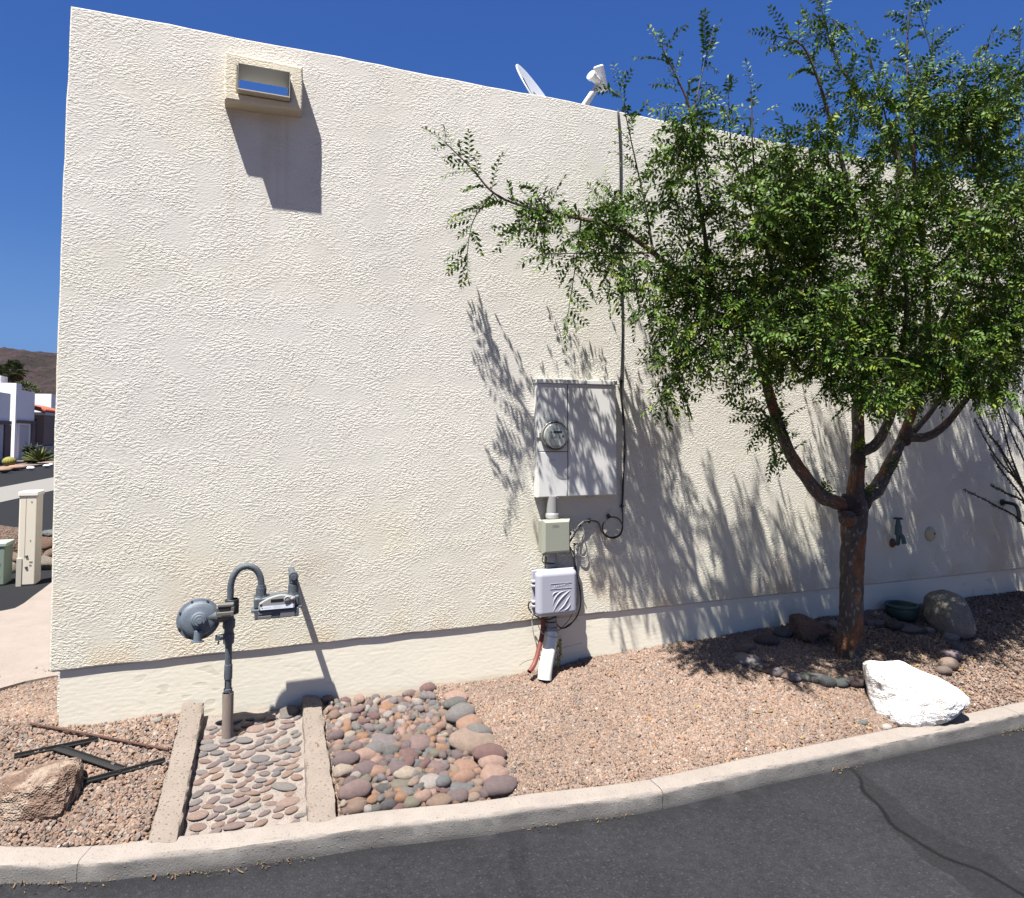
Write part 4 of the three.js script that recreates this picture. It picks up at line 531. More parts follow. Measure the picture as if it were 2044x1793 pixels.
// ---------------------------------------------------------------- boulders and loose stones
function outlineRock(name, label, cat, pts, o) {   // pts: silhouette in picture points on a plane facing the eye; o.at ground point, o.depth half thickness, o.mat
  const c = o.at, d0 = c.clone().sub(EYE), k = d0.dot(V(0, 0, -1).applyQuaternion(camera.quaternion)) / F, right = V(1, 0, 0).applyQuaternion(camera.quaternion), up = V(0, 1, 0), fw = right.clone().cross(up).normalize();
  const m = [pts.reduce((s, p) => s + p[0], 0) / pts.length, pts.reduce((s, p) => s + p[1], 0) / pts.length], low = Math.max(...pts.map((p) => p[1]));
  const R = (a) => { for (let i = 0; i < pts.length; i++) { const p = pts[i], q = pts[(i + 1) % pts.length], ax = p[0] - m[0], ay = m[1] - p[1], bx = q[0] - m[0], by = m[1] - q[1], dx = Math.cos(a), dy = Math.sin(a), den = dx * (by - ay) - dy * (bx - ax); if (Math.abs(den) < 1e-9) continue; const t = (ax * (by - ay) - ay * (bx - ax)) / den, s = (ax * dy - ay * dx) / den; if (t > 0 && s >= -1e-6 && s <= 1 + 1e-6) return t; } return 10; };
  const T = thing(name, label, cat, c), na = 72, nf = 26, pos = [], idx = [], cx = 0, cy = 0, c1 = EYE.clone().addScaledVector(ray(...m), k * F);
  const rad = []; for (let i = 0; i < na; i++) rad.push(R(i / na * Math.PI * 2));
  const flatN = o.flat ?? .45;
  for (let j = 0; j <= nf; j++) for (let i = 0; i < na; i++) {
    const f = (j / nf - .5) * Math.PI, a = i / na * Math.PI * 2, e = Math.sign(Math.cos(f)) * Math.pow(Math.abs(Math.cos(f)), flatN), w = Math.sin(f), r = rad[i] * k * e, x = Math.cos(a) * r, y = Math.sin(a) * r;
    const nz = o.rough * (n3(x * 9 + o.seed, y * 9, w * 2, o.seed) + .5 * n3(x * 24, y * 24 + o.seed, w * 5, o.seed + 2) + .3 * n3(x * 60, y * 60, w * 12, o.seed + 3));
    const q = c1.clone().addScaledVector(right, x * .935 * (o.k ?? 1) * (1 + nz * .6)).addScaledVector(up, y * .95 * (o.k ?? 1) * (1 + nz * .6) - .004).addScaledVector(fw, (w * o.depth + nz * o.depth * .9 * e - (o.lean ?? 0) * y)); pos.push(q.x, q.y, q.z);
  }
  for (let j = 0; j < nf; j++) for (let i = 0; i < na; i++) { const a = j * na + i, b = j * na + (i + 1) % na; idx.push(a, b, a + na, b, b + na, a + na); }
  let g = new THREE.BufferGeometry(); g.setAttribute('position', new THREE.Float32BufferAttribute(pos, 3)); g.setIndex(idx); g = mergeVertices(g, 1e-4);
  g.computeVertexNormals(); { const nn = g.attributes.normal, pp = g.attributes.position; let s = 0; for (let i = 0; i < pp.count; i++) s += (pp.getX(i) - c1.x) * nn.getX(i) + (pp.getY(i) - c1.y) * nn.getY(i) + (pp.getZ(i) - c1.z) * nn.getZ(i); if (s < 0) { g.setIndex([...g.index.array].reverse()); g.computeVertexNormals(); } }
  mesh('rock', uvBox(o.crease ? toCreasedNormals(g, o.crease) : g), o.mat, T); return T;
}
{
  const rmap = colTex(512, 512, (u, v) => { const a = pn(u * 4, v * 4, 4, 4, 1), b = pn(u * 11, v * 11, 11, 11, 2), c = pn(u * 40, v * 40, 40, 40, 3), k = 1 + .25 * b + .2 * c, t = sst(-.2, .4, a + .4 * b); return [lerp(.15, .28, t) * k, lerp(.09, .21, t) * k, lerp(.06, .155, t) * k]; }, 2.2);
  const rb = hgtTex(512, 512, (u, v) => .5 + .35 * pn(u * 8, v * 8, 8, 8, 1) + .25 * pn(u * 22, v * 22, 22, 22, 2) + .2 * pn(u * 70, v * 70, 70, 70, 3), 2.2);
  const bl = ([X0, Y0]) => [1430.7 + X0 * .3, 1158.2 + Y0 * .3], zl = ([X0, Y0]) => [X0 / 3, 1294.5 + Y0 / 3];
  const wp = [[975, 570], [1000, 546], [1080, 540], [1160, 552], [1215, 545], [1290, 545], [1400, 600], [1550, 652], [1640, 715], [1684, 755], [1652, 815], [1590, 872], [1480, 922], [1350, 952], [1200, 976], [1110, 955], [1030, 930], [1000, 850], [982, 720]].map(bl), wa = G(1812, 1452); wa.z -= .13; wa.y = ground(wa.x, wa.z) - .015;
  outlineRock('boulder', 'large bright white flat faced boulder beside the kerb', 'boulder', wp, { at: wa, px: 1822, k: .93, depth: .15, rough: .1, seed: 3, flat: .4, lean: .22, crease: .5, mat: M([1, 1, 1], .9, { map: colTex(512, 512, (u, v) => { const n = .5 * pn(u * 6, v * 6, 6, 6, 1) + .4 * pn(u * 20, v * 20, 20, 20, 2) + .3 * pn(u * 70, v * 70, 70, 70, 3), t = .5 * sst(.1, .5, pn(u * 9 + n * .5, v * 4, 9, 4, 7) + .5 * n); return [lerp(.76, .5, t), lerp(.735, .41, t), lerp(.7, .33, t)]; }, 2), bumpMap: rb, bumpScale: .008 }) });
  const tp = [[-90, 830], [-60, 780], [0, 768], [130, 733], [300, 703], [420, 688], [462, 738], [490, 850], [505, 940], [400, 972], [200, 1000], [130, 1012], [0, 1032], [-70, 1030]].map(zl), ta = G(75, 1625); ta.z -= .08; ta.y = ground(ta.x, ta.z);
  outlineRock('boulder', 'rough tan and brown boulder at the left edge near the black frame', 'boulder', tp, { at: ta, px: 75, depth: .11, rough: .16, seed: 11, flat: .42, lean: .25, crease: .5, mat: M([1, 1, 1], .9, { map: rmap, bumpMap: rb, bumpScale: .02 }) });
  const dp = [[484, 330], [492, 240], [520, 226], [580, 228], [640, 255], [700, 280], [752, 320], [745, 348], [690, 352], [650, 370], [600, 410], [560, 402], [500, 380]].map(bl), da = G(1616, 1280); da.z -= .05; da.y = ground(da.x, da.z);
  outlineRock('boulder', 'dark brown split boulder left of the tree trunk', 'boulder', dp, { at: da, px: 1616, depth: .1, rough: .17, seed: 21, flat: .5, lean: .2, crease: .5, mat: M([.14, .085, .06], .85, { bumpMap: rb, bumpScale: .02 }) });
  const ep = [[1408, 200], [1430, 110], [1480, 76], [1560, 64], [1610, 80], [1640, 140], [1668, 240], [1680, 310], [1660, 360], [1600, 385], [1500, 375], [1430, 350], [1405, 280]].map(bl), ea = G(1893, 1274); ea.z -= .12; ea.y = ground(ea.x, ea.z);
  outlineRock('boulder', 'tall egg shaped grey boulder in the shade right of the tree', 'boulder', ep, { at: ea, px: 1893, depth: .17, rough: .05, seed: 31, flat: .5, lean: .1, mat: M([.2, .185, .155], .9, { bumpMap: rb, bumpScale: .012 }) });
  // ring of stones round the tree
  const ring = [[155, 505, 100, 45, [.3, .24, .2], 'flat tan stone half hidden behind the palest stone, leftmost in the ring round the tree'], [205, 530, 150, 70, [.34, .3, .29], 'largest flat pale grey stone at the left end of the ring round the tree'], [250, 565, 110, 50, [.22, .2, .19], 'flat grey stone next to the palest stone in the front row of the ring'], [290, 583, 90, 60, [.2, .17, .16], 'grey brown stone, third along the front row from the palest stone'], [350, 600, 100, 60, [.13, .075, .065], 'dark red brown stone in the left part of the front row of the ring'], [400, 615, 95, 65, [.2, .165, .17], 'purple grey stone just left of the tan pink stone in the front row'], [460, 632, 80, 50, [.4, .27, .19], 'only tan pink stone in the front row of the tree ring'], [510, 650, 90, 65, [.25, .2, .22], 'mauve stone between the tan pink and the speckled stone in the front row'], [592, 648, 80, 70, [.25, .25, .2], 'speckled green grey stone in the middle of the front row'], [668, 660, 90, 75, [.12, .115, .11], 'dark grey stone right of the speckled one in the front row'], [735, 680, 90, 85, [.06, .06, .065], 'black stone, third from the white boulder in the front row'], [825, 685, 95, 65, [.075, .085, .08], 'black green stone, second from the white boulder in the front row'], [925, 680, 110, 75, [.085, .055, .055], 'dark maroon stone touching the left side of the white boulder'],
    [170, 470, 90, 40, [.17, .12, .09], 'brown stone behind the leftmost flat stones of the ring'], [215, 445, 75, 50, [.3, .24, .19], 'small tan stone behind the brown one at the left end of the ring'], [330, 400, 140, 70, [.12, .085, .085], 'dark maroon grey stone in the shaded back left of the ring'], [435, 350, 110, 75, [.13, .125, .125], 'dark grey stone next to the split brown boulder in the ring'],
    [715, 290, 60, 38, [.33, .25, .2], 'small tan stone touching the split brown boulder on its right'], [775, 300, 65, 58, [.36, .3, .25], 'pale round stone at the left side of the tree trunk'], [975, 285, 45, 40, [.14, .1, .09], 'small brown stone at the right side of the tree trunk'], [1020, 287, 45, 42, [.24, .2, .2], 'small light grey stone behind the trunk on the right'], [1075, 288, 70, 48, [.2, .16, .16], 'mauve grey stone in front of the green pot, left side'], [1175, 300, 115, 66, [.07, .055, .05], 'dark stone directly in front of the green pot'], [1270, 325, 125, 48, [.16, .15, .15], 'long flat grey stone right of the dark stone near the green pot'], [1352, 335, 85, 48, [.1, .09, .085], 'dark flat stone between the long grey one and the egg shaped boulder'], [1415, 340, 58, 46, [.26, .24, .23], 'pale small stone touching the left side of the egg shaped boulder'],
    [1560, 378, 80, 68, [.32, .3, .28], 'pale stone at the foot of the egg shaped boulder'], [1600, 455, 66, 85, [.12, .115, .12], 'dark grey stone in the right row above the mauve one'], [1560, 500, 108, 62, [.26, .19, .2], 'mauve stone in the right row of the ring'], [1545, 560, 100, 82, [.3, .22, .17], 'large tan stone in the right row behind the white boulder'], [1510, 606, 80, 58, [.2, .15, .12], 'brown grey stone half behind the upper edge of the white boulder']];
  const r = rngOf(19), gs = [1, 2, 3, 4, 5].map((s) => rockGeo(s + 70, .09, 1.1, 3));
  ring.forEach(([x, y, w, h, c, l], i) => { const [a, b] = bl([x, y + h * .3]), p = G(a, b), s = p.distanceTo(EYE) / F * .3; const g = gs[i % 5].clone(), rx = w * s * .53, ry = Math.max(h * s * .42, .02); g.applyQuaternion(new THREE.Quaternion().setFromEuler(new THREE.Euler(.2 * r(), 0, .2 * (r() - .5)))).scale(rx, ry, rx * .8).rotateY((r() - .5) * .5 - .2).translate(p.x, p.y + ry * .6, p.z); const T = thing('ring_stone', l, 'stone', p, 'stones in the ring round the tree'); mesh('stone', g, stone(...c, .8), T); });
  const loose = [[1723, 1447, 15, [.17, .18, .17], 'small grey green stone on the gravel left of the white boulder'], [1770, 1455, 16, [.55, .5, .44], 'small white stone at the lower tip of the white boulder'], [311, 1442, 16, [.4, .37, .33], 'small pale oval stone at the wall foot left of the edging'], [222, 1461, 11, [.45, .36, .27], 'small tan chip above the metal frame on the left gravel'], [1088, 1302, 9, [.16, .11, .1], 'small dark pebble in front of the white pipe sleeve']];
  loose[4][0] = 1168; loose[4][1] = 1330; loose.forEach(([x, y, w, c, l], i) => { const p = G(x, y), s = w * p.distanceTo(EYE) / F * .55, g = gs[i].clone().scale(s, s * .55, s * .75).translate(p.x, p.y + s * .3, p.z); mesh('stone', g, stone(...c), thing('loose_stone', l, 'stone', p)); });
  // green bowl pot
  const bp = G(1792, 1228), kk = bp.distanceTo(EYE) / F * .3; bp.z = .135; bp.y = ground(bp.x, bp.z) - .01; const Rb = 84 * kk, hb = 84 * kk;
  const P = thing('plant_pot', 'low dark green round pot standing by the wall in the shade', 'pot', bp), gm = M([.025, .06, .05], .45);
  mesh('bowl', lathe([[.0001, 0], [Rb * .8, 0], [Rb * .95, hb * .35], [Rb, hb * .7], [Rb * .96, hb * .82]], bp, V(0, 1, 0), 40), gm, P); mesh('rim', lathe([[Rb * .9, hb * .84], [Rb * 1.02, hb * .82], [Rb * 1.04, hb * .9], [Rb * 1.0, hb], [Rb * .88, hb], [Rb * .86, hb * .8], [.0001, hb * .78]], bp, V(0, 1, 0), 40), gm, P);
}
// ---------------------------------------------------------------- metal frame and rod lying on the left gravel
{
  const z = (x, y) => { const p = G(x / 3, 1294.5 + y / 3); p.y += .01; return p; }, bm = M([.018, .018, .018], .45);
  const bar = (a, b, w, h) => { const d = b.clone().sub(a), L = d.length(), g = mergeGeometries([new THREE.BoxGeometry(L, h, .004).translate(0, h / 2, -w / 2), new THREE.BoxGeometry(L, .004, w).translate(0, .002, .001)]); const m = new THREE.Matrix4().makeBasis(d.clone().normalize(), V(0, 1, 0).addScaledVector(d.clone().normalize(), -d.clone().normalize().y).normalize(), d.clone().normalize().cross(V(0, 1, 0)).normalize()); g.applyMatrix4(m); const c = a.clone().add(b).multiplyScalar(.5); return uvBox(g.translate(c.x, c.y, c.z)); };
  const a = [z(82, 678), z(585, 576)], b = [z(330, 620), z(735, 758)], c = [z(485, 838), z(990, 700)];
  for (const q of [a, b, c]) q.forEach((p) => { p.y += .006; });
  const T = thing('metal_frame', 'black angle iron frame lying flat on the left gravel', 'frame', b[0]);
  mesh('side_bar', bar(a[0], a[1], .013, .016), bm, T); mesh('cross_bar', bar(b[0], b[1], .034, .012), bm, T); mesh('side_bar', bar(c[0], c[1], .013, .016), bm, T);
  const e = [z(180, 482), z(600, 560), z(1008, 637)]; e.forEach((p) => { p.y += .012; }); const R = thing('rusty_rod', 'thin rusty steel rod lying on gravel above the black frame', 'rod', e[0]);
  mesh('rod', tube(e, .0058, 60, 8), M([.13, .06, .04], .85, { bumpMap: grainBump, bumpScale: .003 }), R);
}
// fallen leaves on the gravel under the tree
{
  const r = rngOf(57), N = 420, g = new THREE.PlaneGeometry(1, .36, 2, 1); { const p = g.attributes.position; for (let i = 0; i < p.count; i++) p.setZ(i, Math.abs(p.getX(i)) * .25); g.computeVertexNormals(); }
  const m = new THREE.InstancedMesh(g, M([1, 1, 1], .8, { side: THREE.DoubleSide }), N), o = new THREE.Object3D(), c = new THREE.Color(); m.name = 'fallen_leaves'; m.userData = { kind: 'stuff', label: 'scattered dry yellow and brown leaves on the gravel under the tree', category: 'fallen leaves' };
  for (let i = 0; i < N; i++) { let x, z; do { x = 3.7 + 1.5 * (r() + r() + r() - 1.5); z = .04 + r() * 1.0; } while (z > inZ(x) - .02); o.position.set(x, ground(x, z) + .011, z); o.rotation.set(-1.57 + (r() - .5) * .9, (r() - .5) * .9, r() * 6.3); o.scale.setScalar(.016 + .016 * r()); o.updateMatrix(); m.setMatrixAt(i, o.matrix); const q = r(); m.setColorAt(i, c.setRGB(lerp(.12, .34, q), lerp(.065, .24, q * q), .04)); }
  m.castShadow = m.receiveShadow = true; scene.add(m);
}
// dry leaf litter in the gutter
{
  const r = rngOf(55), N = 260, g = new THREE.PlaneGeometry(1, .4, 2, 1); { const p = g.attributes.position; for (let i = 0; i < p.count; i++) p.setZ(i, Math.abs(p.getX(i)) * .3 + p.getY(i) * .2); g.computeVertexNormals(); }
  const m = new THREE.InstancedMesh(g, M([1, 1, 1], .9, { side: THREE.DoubleSide }), N), o = new THREE.Object3D(), c = new THREE.Color(); m.name = 'leaf_litter'; m.userData = { kind: 'stuff', label: 'dry brown leaf bits caught along the foot of the kerb', category: 'leaf litter' };
  let i = 0; for (let k = 0; k < 20000 && i < N; k++) { const x = -1 + r() * 6, d = sst(-.1, .55, n3(x * 2.1, 4, 0, 3) + .5 * n3(x * 7, 1, 0, 4)) + (x < -.45 ? .8 : 0); if (r() > d) continue; const off = .003 + Math.pow(r(), 2.2) * (x < -.5 ? .07 : .045), s = .004 + .009 * r(); o.position.set(x, .005 + .006 * r(), kerbZ(x) + off); o.rotation.set(-1.57 + (r() - .5), (r() - .5), r() * 6.3); o.scale.set(s * (r() < .1 ? 2.5 : 1), s, s); o.updateMatrix(); m.setMatrixAt(i, o.matrix); const b = .6 + .7 * r(); m.setColorAt(i, c.setRGB(.15 * b, (.075 + .04 * r()) * b, .04 * b)); i++; }
  m.count = i; m.castShadow = m.receiveShadow = true; scene.add(m);
}

// ---------------------------------------------------------------- the tree
{
  const r = rngOf(404), base = G(1697, 1305), T = thing('tree', 'broad multi limbed green leafed tree growing inside the stone ring', 'tree', base);
  const barkMap = colTex(256, 1024, (u, v) => {
    const s = pn(u * 26, v * 9, 26, 9, 1) * .6 + pn(u * 60, v * 26, 60, 26, 2) * .4, o = sst(.05, .4, pn(u * 8, v * 4, 8, 4, 5) + .3 * s), f = sst(.34, .55, pn(u * 70, v * 24, 70, 24, 7)) * (1 - .7 * o) * .65, k = 1 + .5 * s;
    return [lerp(lerp(.085 * k, .17 * k, o), .3, f), lerp(lerp(.066 * k, .07 * k, o), .27, f), lerp(lerp(.054 * k, .03 * k, o), .24, f)];
  }, 1, 1);
  const barkBump = hgtTex(256, 1024, (u, v) => .5 + .35 * pn(u * 30, v * 9, 30, 9, 1) + .3 * pn(u * 70, v * 24, 70, 24, 7) + .2 * pn(u * 120, v * 70, 120, 70, 3), 1, 1);
  const bark = M([1, 1, 1], .9, { map: barkMap, bumpMap: barkBump, bumpScale: .012 }), twigBark = M([.06, .048, .035], .85);
  const pt = ([x, y, p]) => W(x, y, p), nodes = [];
  const tp = [[1697, 1318, .44], [1697, 1295, .44], [1699, 1220, .44], [1701, 1130, .44], [1704, 1060, .44], [1706, 1010, .44], [1707, 985, .44]].map(pt); tp[0].z = tp[1].z = base.z; 
  mesh('trunk', [limb(tp, [.088, .079, .073, .073, .08, .086, .058], 22, .02, .11, 3), limb([[1694, 1036, .47], [1690, 1034, .53], [1689, 1034, .56]].map(pt), [.055, .05, .003], 12, .015, .15, 4), ...[[1690, 1006, .46, .05], [1722, 1002, .45, .05], [1706, 1016, .49, .045], [1712, 915, .42, .046], [1806, 876, .34, .04], [1686, 1026, .44, .04]].map(([x, y, p, q], i) => { const c = W(x, y, p); return rockGeo(300 + i, .22, 1.6, 3).scale(q, q * 1.25, q).translate(c.x, c.y, c.z); })], bark, T);
  const prim = [
    [[[1702, 1012, .43], [1665, 1002, .46], [1640, 990, .48], [1610, 955, .5], [1580, 910, .54], [1560, 865, .57], [1545, 820, .6], [1530, 765, .64]], .052, .028],
    [[[1530, 765, .64], [1512, 700, .68], [1480, 640, .7], [1430, 592, .68], [1357, 547, .62], [1304, 505, .55], [1235, 456, .48], [1160, 437, .43], [1106, 425, .4], [1045, 412, .37], [985, 385, .35], [940, 335, .34], [888, 284, .33]], .027, .003],
    [[[1425, 590, .68], [1414, 540, .72], [1410, 494, .75], [1400, 420, .76], [1387, 342, .76], [1380, 228, .76], [1350, 152, .76], [1323, 99, .76]], .02, .003],
    [[[1381, 245, .76], [1396, 170, .74], [1412, 104, .72]], .006, .002],
    [[[1530, 765, .64], [1540, 700, .7], [1552, 620, .78], [1540, 540, .8], [1520, 440, .8], [1505, 330, .8], [1500, 185, .8]], .022, .003],
    [[[1706, 1000, .43], [1712, 930, .41], [1713, 885, .4], [1714, 810, .38], [1722, 755, .36], [1735, 680, .46], [1760, 560, .6], [1790, 430, .7], [1788, 304, .75], [1742, 228, .76], [1704, 171, .76], [1674, 129, .76], [1642, 26, .76]], .055, .003],
    [[[1713, 905, .41], [1745, 890, .45], [1770, 850, .5], [1785, 790, .55], [1775, 700, .6], [1760, 600, .7], [1720, 480, .8], [1690, 360, .9], [1660, 250, .9], [1630, 150, .9], [1600, 90, .9], [1555, 72, .88]], .04, .003],
    [[[1713, 1003, .43], [1750, 975, .4], [1775, 930, .36], [1795, 890, .33], [1815, 840, .31], [1835, 780, .36], [1850, 700, .45], [1850, 560, .6], [1830, 400, .72], [1818, 213, .76], [1811, 114, .76], [1815, 22, .76]], .056, .003],
    [[[1806, 872, .32], [1850, 872, .35], [1885, 850, .38], [1915, 815, .42], [1940, 780, .45], [1975, 710, .56], [1985, 600, .65], [1960, 420, .75], [1935, 228, .8], [1970, 92, .82]], .036, .003],
    [[[1800, 880, .33], [1835, 850, .28], [1875, 800, .22], [1930, 720, .24], [2000, 600, .32], [2030, 400, .42], [2036, 70, .5]], .026, .003],
    [[[1785, 790, .55], [1800, 700, .8], [1810, 600, 1.0], [1800, 480, 1.1], [1790, 380, 1.1]], .022, .005],
    [[[1735, 680, .46], [1665, 600, .6], [1625, 520, .7], [1585, 420, .8], [1560, 330, .8]], .02, .004],
    [[[1850, 700, .45], [1900, 600, .75], [1940, 480, .9], [1975, 350, .9]], .02, .004],
    [[[1160, 437, .43], [1150, 520, .42], [1133, 632, .42]], .006, .002], [[[985, 385, .35], [945, 440, .35], [930, 522, .35]], .005, .002], [[[1304, 505, .55], [1180, 505, .5], [1084, 508, .48]], .006, .002],
    [[[1818, 213, .76], [1860, 130, .76], [1836, 26, .76]], .007, .002], [[[1790, 330, .74], [1760, 200, .8], [1735, 104, .8]], .008, .002], [[[1500, 420, .8], [1462, 300, .8], [1454, 190, .8]], .007, .002], [[[1304, 505, .55], [1290, 420, .5], [1264, 300, .45], [1238, 178, .42]], .009, .002], [[[1480, 640, .7], [1400, 690, .74], [1330, 760, .75], [1318, 800, .75]], .01, .002], [[[1545, 820, .6], [1535, 850, .61], [1546, 905, .62]], .005, .002],
  ];
  const segs = [];      // every leafy axis: points, from which share of its length it carries twigs
  prim.forEach(([pts, r0, r1], i) => {
    const P = pts.map(pt), rad = pts.map((_, k) => lerp(r0, r1, Math.pow(k / (pts.length - 1), .8)));
    mesh('branch', limb(P, rad, r0 > .02 ? 16 : 8, .022, r0 > .02 ? .13 : .06, i + 5), r0 > .015 ? bark : twigBark, T);
    const cv = new THREE.CatmullRomCurve3(P, false, 'centripetal'), n = Math.ceil(cv.getLength() / .04);
    for (let k = 0; k <= n; k++) { const t = k / n, p = cv.getPoint(t); if (p.y > 1.75) nodes.push({ p, r: lerp(r0, r1, t), d: cv.getTangent(t) }); }
    segs.push({ cv, L: cv.getLength(), from: r0 > .02 ? .55 : r0 > .012 ? .3 : .05, gap: .036 });
  });
  const vols = [[1790, 490, 280, 290, .58, 1.12, 470], [1800, 350, 220, 140, .6, 1.1, 110], [1965, 440, 120, 330, .5, 1.1, 220], [1250, 500, 75, 65, .38, .56, 32], [1375, 560, 105, 105, .64, .85, 72], [1500, 640, 160, 120, .68, .95, 150], [1150, 430, 110, 38, .36, .48, 24], [1075, 412, 70, 36, .34, .42, 12], [1390, 370, 65, 125, .7, .92, 52], [1640, 680, 180, 75, .62, 1.0, 100], [1860, 690, 200, 75, .6, 1.1, 140], [1600, 420, 100, 120, .75, 1.15, 80], [1655, 130, 45, 70, .7, .9, 12], [1815, 140, 50, 90, .68, .85, 16], [1990, 180, 55, 110, .65, .95, 24], [1710, 210, 45, 60, .7, .9, 11], [1330, 725, 50, 50, .66, .8, 10], [1505, 800, 50, 60, .6, .7, 10], [1480, 300, 45, 80, .8, .95, 12]];
  const att = []; for (const [cx, cy, rx, ry, p0, p1, n] of vols) for (let k = 0, c = null; k < n; k++) { if (k % 8 === 0) { const a = r() * 6.283, q = Math.sqrt(r()); c = W(cx + rx * q * Math.cos(a), cy + ry * q * Math.sin(a), lerp(p0, p1, r())); } const w = n > 40 ? .15 : .09; att.push(V(c.x + w * (r() + r() - 1) * 1.2, c.y + w * (r() + r() - 1), Math.max(.08, c.z + w * (r() + r() - 1)))); }
  const hub = pt([1710, 860, .42]); att.sort((a, b) => a.distanceTo(hub) - b.distanceTo(hub));
  const thin = [];
  for (const a of att) {
    let best = null, bd = 1e9; for (const q of nodes) { const d = q.p.distanceTo(a) * (1 + .35 * (q.p.distanceTo(hub) > a.distanceTo(hub) ? 1 : 0)); if (d < bd) { bd = d; best = q; } }
    const L = best.p.distanceTo(a); if (L < .05) continue; const mid = best.p.clone().lerp(a, .5).addScaledVector(best.d, L * .16).add(V((r() - .5) * L * .2, (r() - .2) * L * .14, (r() - .5) * L * .2)), e = a.clone(), ex = a.clone().add(a.clone().sub(mid).multiplyScalar(.25)).add(V((r() - .5) * .06, (r() - .65) * .07, (r() - .5) * .06)); ex.z = Math.max(.05, ex.z);
    const pts = [best.p, mid, e, ex], r0 = Math.min(best.r * .7, .0035 + L * .009); thin.push(limb(pts, [r0, r0 * .8, r0 * .55, .0016], 5, .06));
    const cv = new THREE.CatmullRomCurve3(pts, false, 'centripetal'); for (let k = 1; k <= 8; k++) nodes.push({ p: cv.getPoint(k / 8), r: lerp(r0, .002, k / 8), d: cv.getTangent(k / 8) }); segs.push({ cv, L: cv.getLength(), from: .15, gap: .03 });
  }
  const th = mesh('thin_branches', thin, twigBark, T); th.userData.kind = 'stuff';
  // twigs and leaves
  const leaves = [], twigs = [], up = V(0, 1, 0);
  const twig = (p, d, L, young) => {
    const q = p.clone(), dir = d.clone(), n = Math.max(3, Math.round(L / .0125)), st = L / n, pts = [q.clone()]; let side = dir.clone().cross(V(r() - .5, r() - .5, r() - .5)).normalize();
    for (let k = 0; k < n; k++) {
      dir.add(V((r() - .5) * .16, (r() - .5) * .12 - .035, (r() - .5) * .16)).normalize(); q.addScaledVector(dir, st); if (q.z < .015) return; if (k % 3 === 2 || k === n - 1) pts.push(q.clone());
      side.addScaledVector(dir, -side.dot(dir)).normalize(); const sd = side.clone().multiplyScalar(k % 2 ? 1 : -1).applyAxisAngle(dir, (r() - .5) * 1.1);
      leaves.push({ p: q.clone(), d: dir.clone().multiplyScalar(.55).addScaledVector(sd, .8).add(V(0, -.14, 0)).normalize(), n: dir.clone().cross(sd).multiplyScalar(k % 2 ? 1 : -1).lerp(up, .55).normalize(), L: (.026 + .017 * r()) * (k > n - 3 ? .8 : 1), y: young && k > n * .5 ? 1 : k > n - 3 ? .5 : 0 });
    }
    leaves.push({ p: q.clone(), d: dir.clone(), n: up, L: .028, y: .6 });
    if (pts.length > 1) twigs.push(limb(pts, [.0016, .0008], 3, .08));
  };
  for (const s of segs) {
    const n = Math.ceil(s.L * (1 - s.from) / s.gap);
    for (let k = 0; k <= n; k++) {
      const t = Math.min(1, s.from + (1 - s.from) * (k + .6 * r()) / n), p = s.cv.getPoint(t), tg = s.cv.getTangent(t), o = V(r() - .5, r() - .5, r() - .5).cross(tg).normalize();
      twig(p, tg.clone().multiplyScalar(.55 + .5 * r()).add(o).add(V(0, .1 - .35 * (p.y < 2.4 ? 1 : 0), 0)).normalize(), .09 + .13 * r(), r() < .16);
    }
    twig(s.cv.getPoint(1), s.cv.getTangent(1), .1 + .1 * r(), r() < .3);
  }
  // short shoots on the limbs
  for (const i of [0, 0, 0, 0, 5, 5, 5, 5, 7, 7, 7, 0, 5]) { const cv = segs[i].cv, p = cv.getPoint(i ? .02 + .3 * r() : .1 + .8 * r()); for (let k = 0; k < 3; k++) twig(p.clone().add(V((r() - .5) * .04, (r() - .5) * .05, .03)), V((r() - .5), .5 + .6 * r(), .3 * (r() - .2)).normalize(), .04 + .06 * r(), true); }
  const tw = mesh('twigs', twigs, twigBark, T); tw.userData.kind = 'stuff';
  const lg = new THREE.BufferGeometry(); { const w = .225, v = [0, 0, 0, -w, .42, .05, 0, .45, 0, w, .42, .05, -w * .62, .74, .02, w * .62, .74, .02, 0, .75, -.03, 0, 1, -.1]; lg.setAttribute('position', new THREE.Float32BufferAttribute(v, 3)); lg.setIndex([0, 2, 1, 0, 3, 2, 1, 2, 6, 1, 6, 4, 2, 3, 5, 2, 5, 6, 4, 6, 7, 6, 5, 7]); lg.computeVertexNormals(); }
  const lm = new THREE.MeshPhysicalMaterial({ color: 0xffffff, roughness: .48, transmission: .28, thickness: 0, side: THREE.DoubleSide, specularIntensity: .28 });
  const colOf = (y, c) => { const k = .62 + .6 * r(), q = r(); return c.setRGB((.044 + .03 * q + .1 * y) * k, (.1 + .036 * q + .085 * y) * k, (.011 + .01 * y) * k); };
  const mtx = (l, o) => { const yv = l.d, zv = l.n.clone().addScaledVector(yv, -l.n.dot(yv)).normalize(), xv = yv.clone().cross(zv); return o.makeBasis(xv, yv, zv).scale(V(l.L, l.L, l.L)).setPosition(l.p.clone().sub(base)); };
  const inF = (p) => { const q = p.clone().project(camera); return Math.abs(q.x) < .98 && Math.abs(q.y) < .98; };
  const near = leaves.map((l, i) => [inF(l.p) ? l.p.distanceTo(EYE) / l.L : 1e9, i]).sort((a, b) => a[0] - b[0]).slice(0, 300).map((e) => e[1]), single = new Set(near), m4 = new THREE.Matrix4(), c = new THREE.Color();
  const lmats = [0, 0, 0, 0, .3, .9].map((y) => { const m = lm.clone(); colOf(y, m.color); return m; });
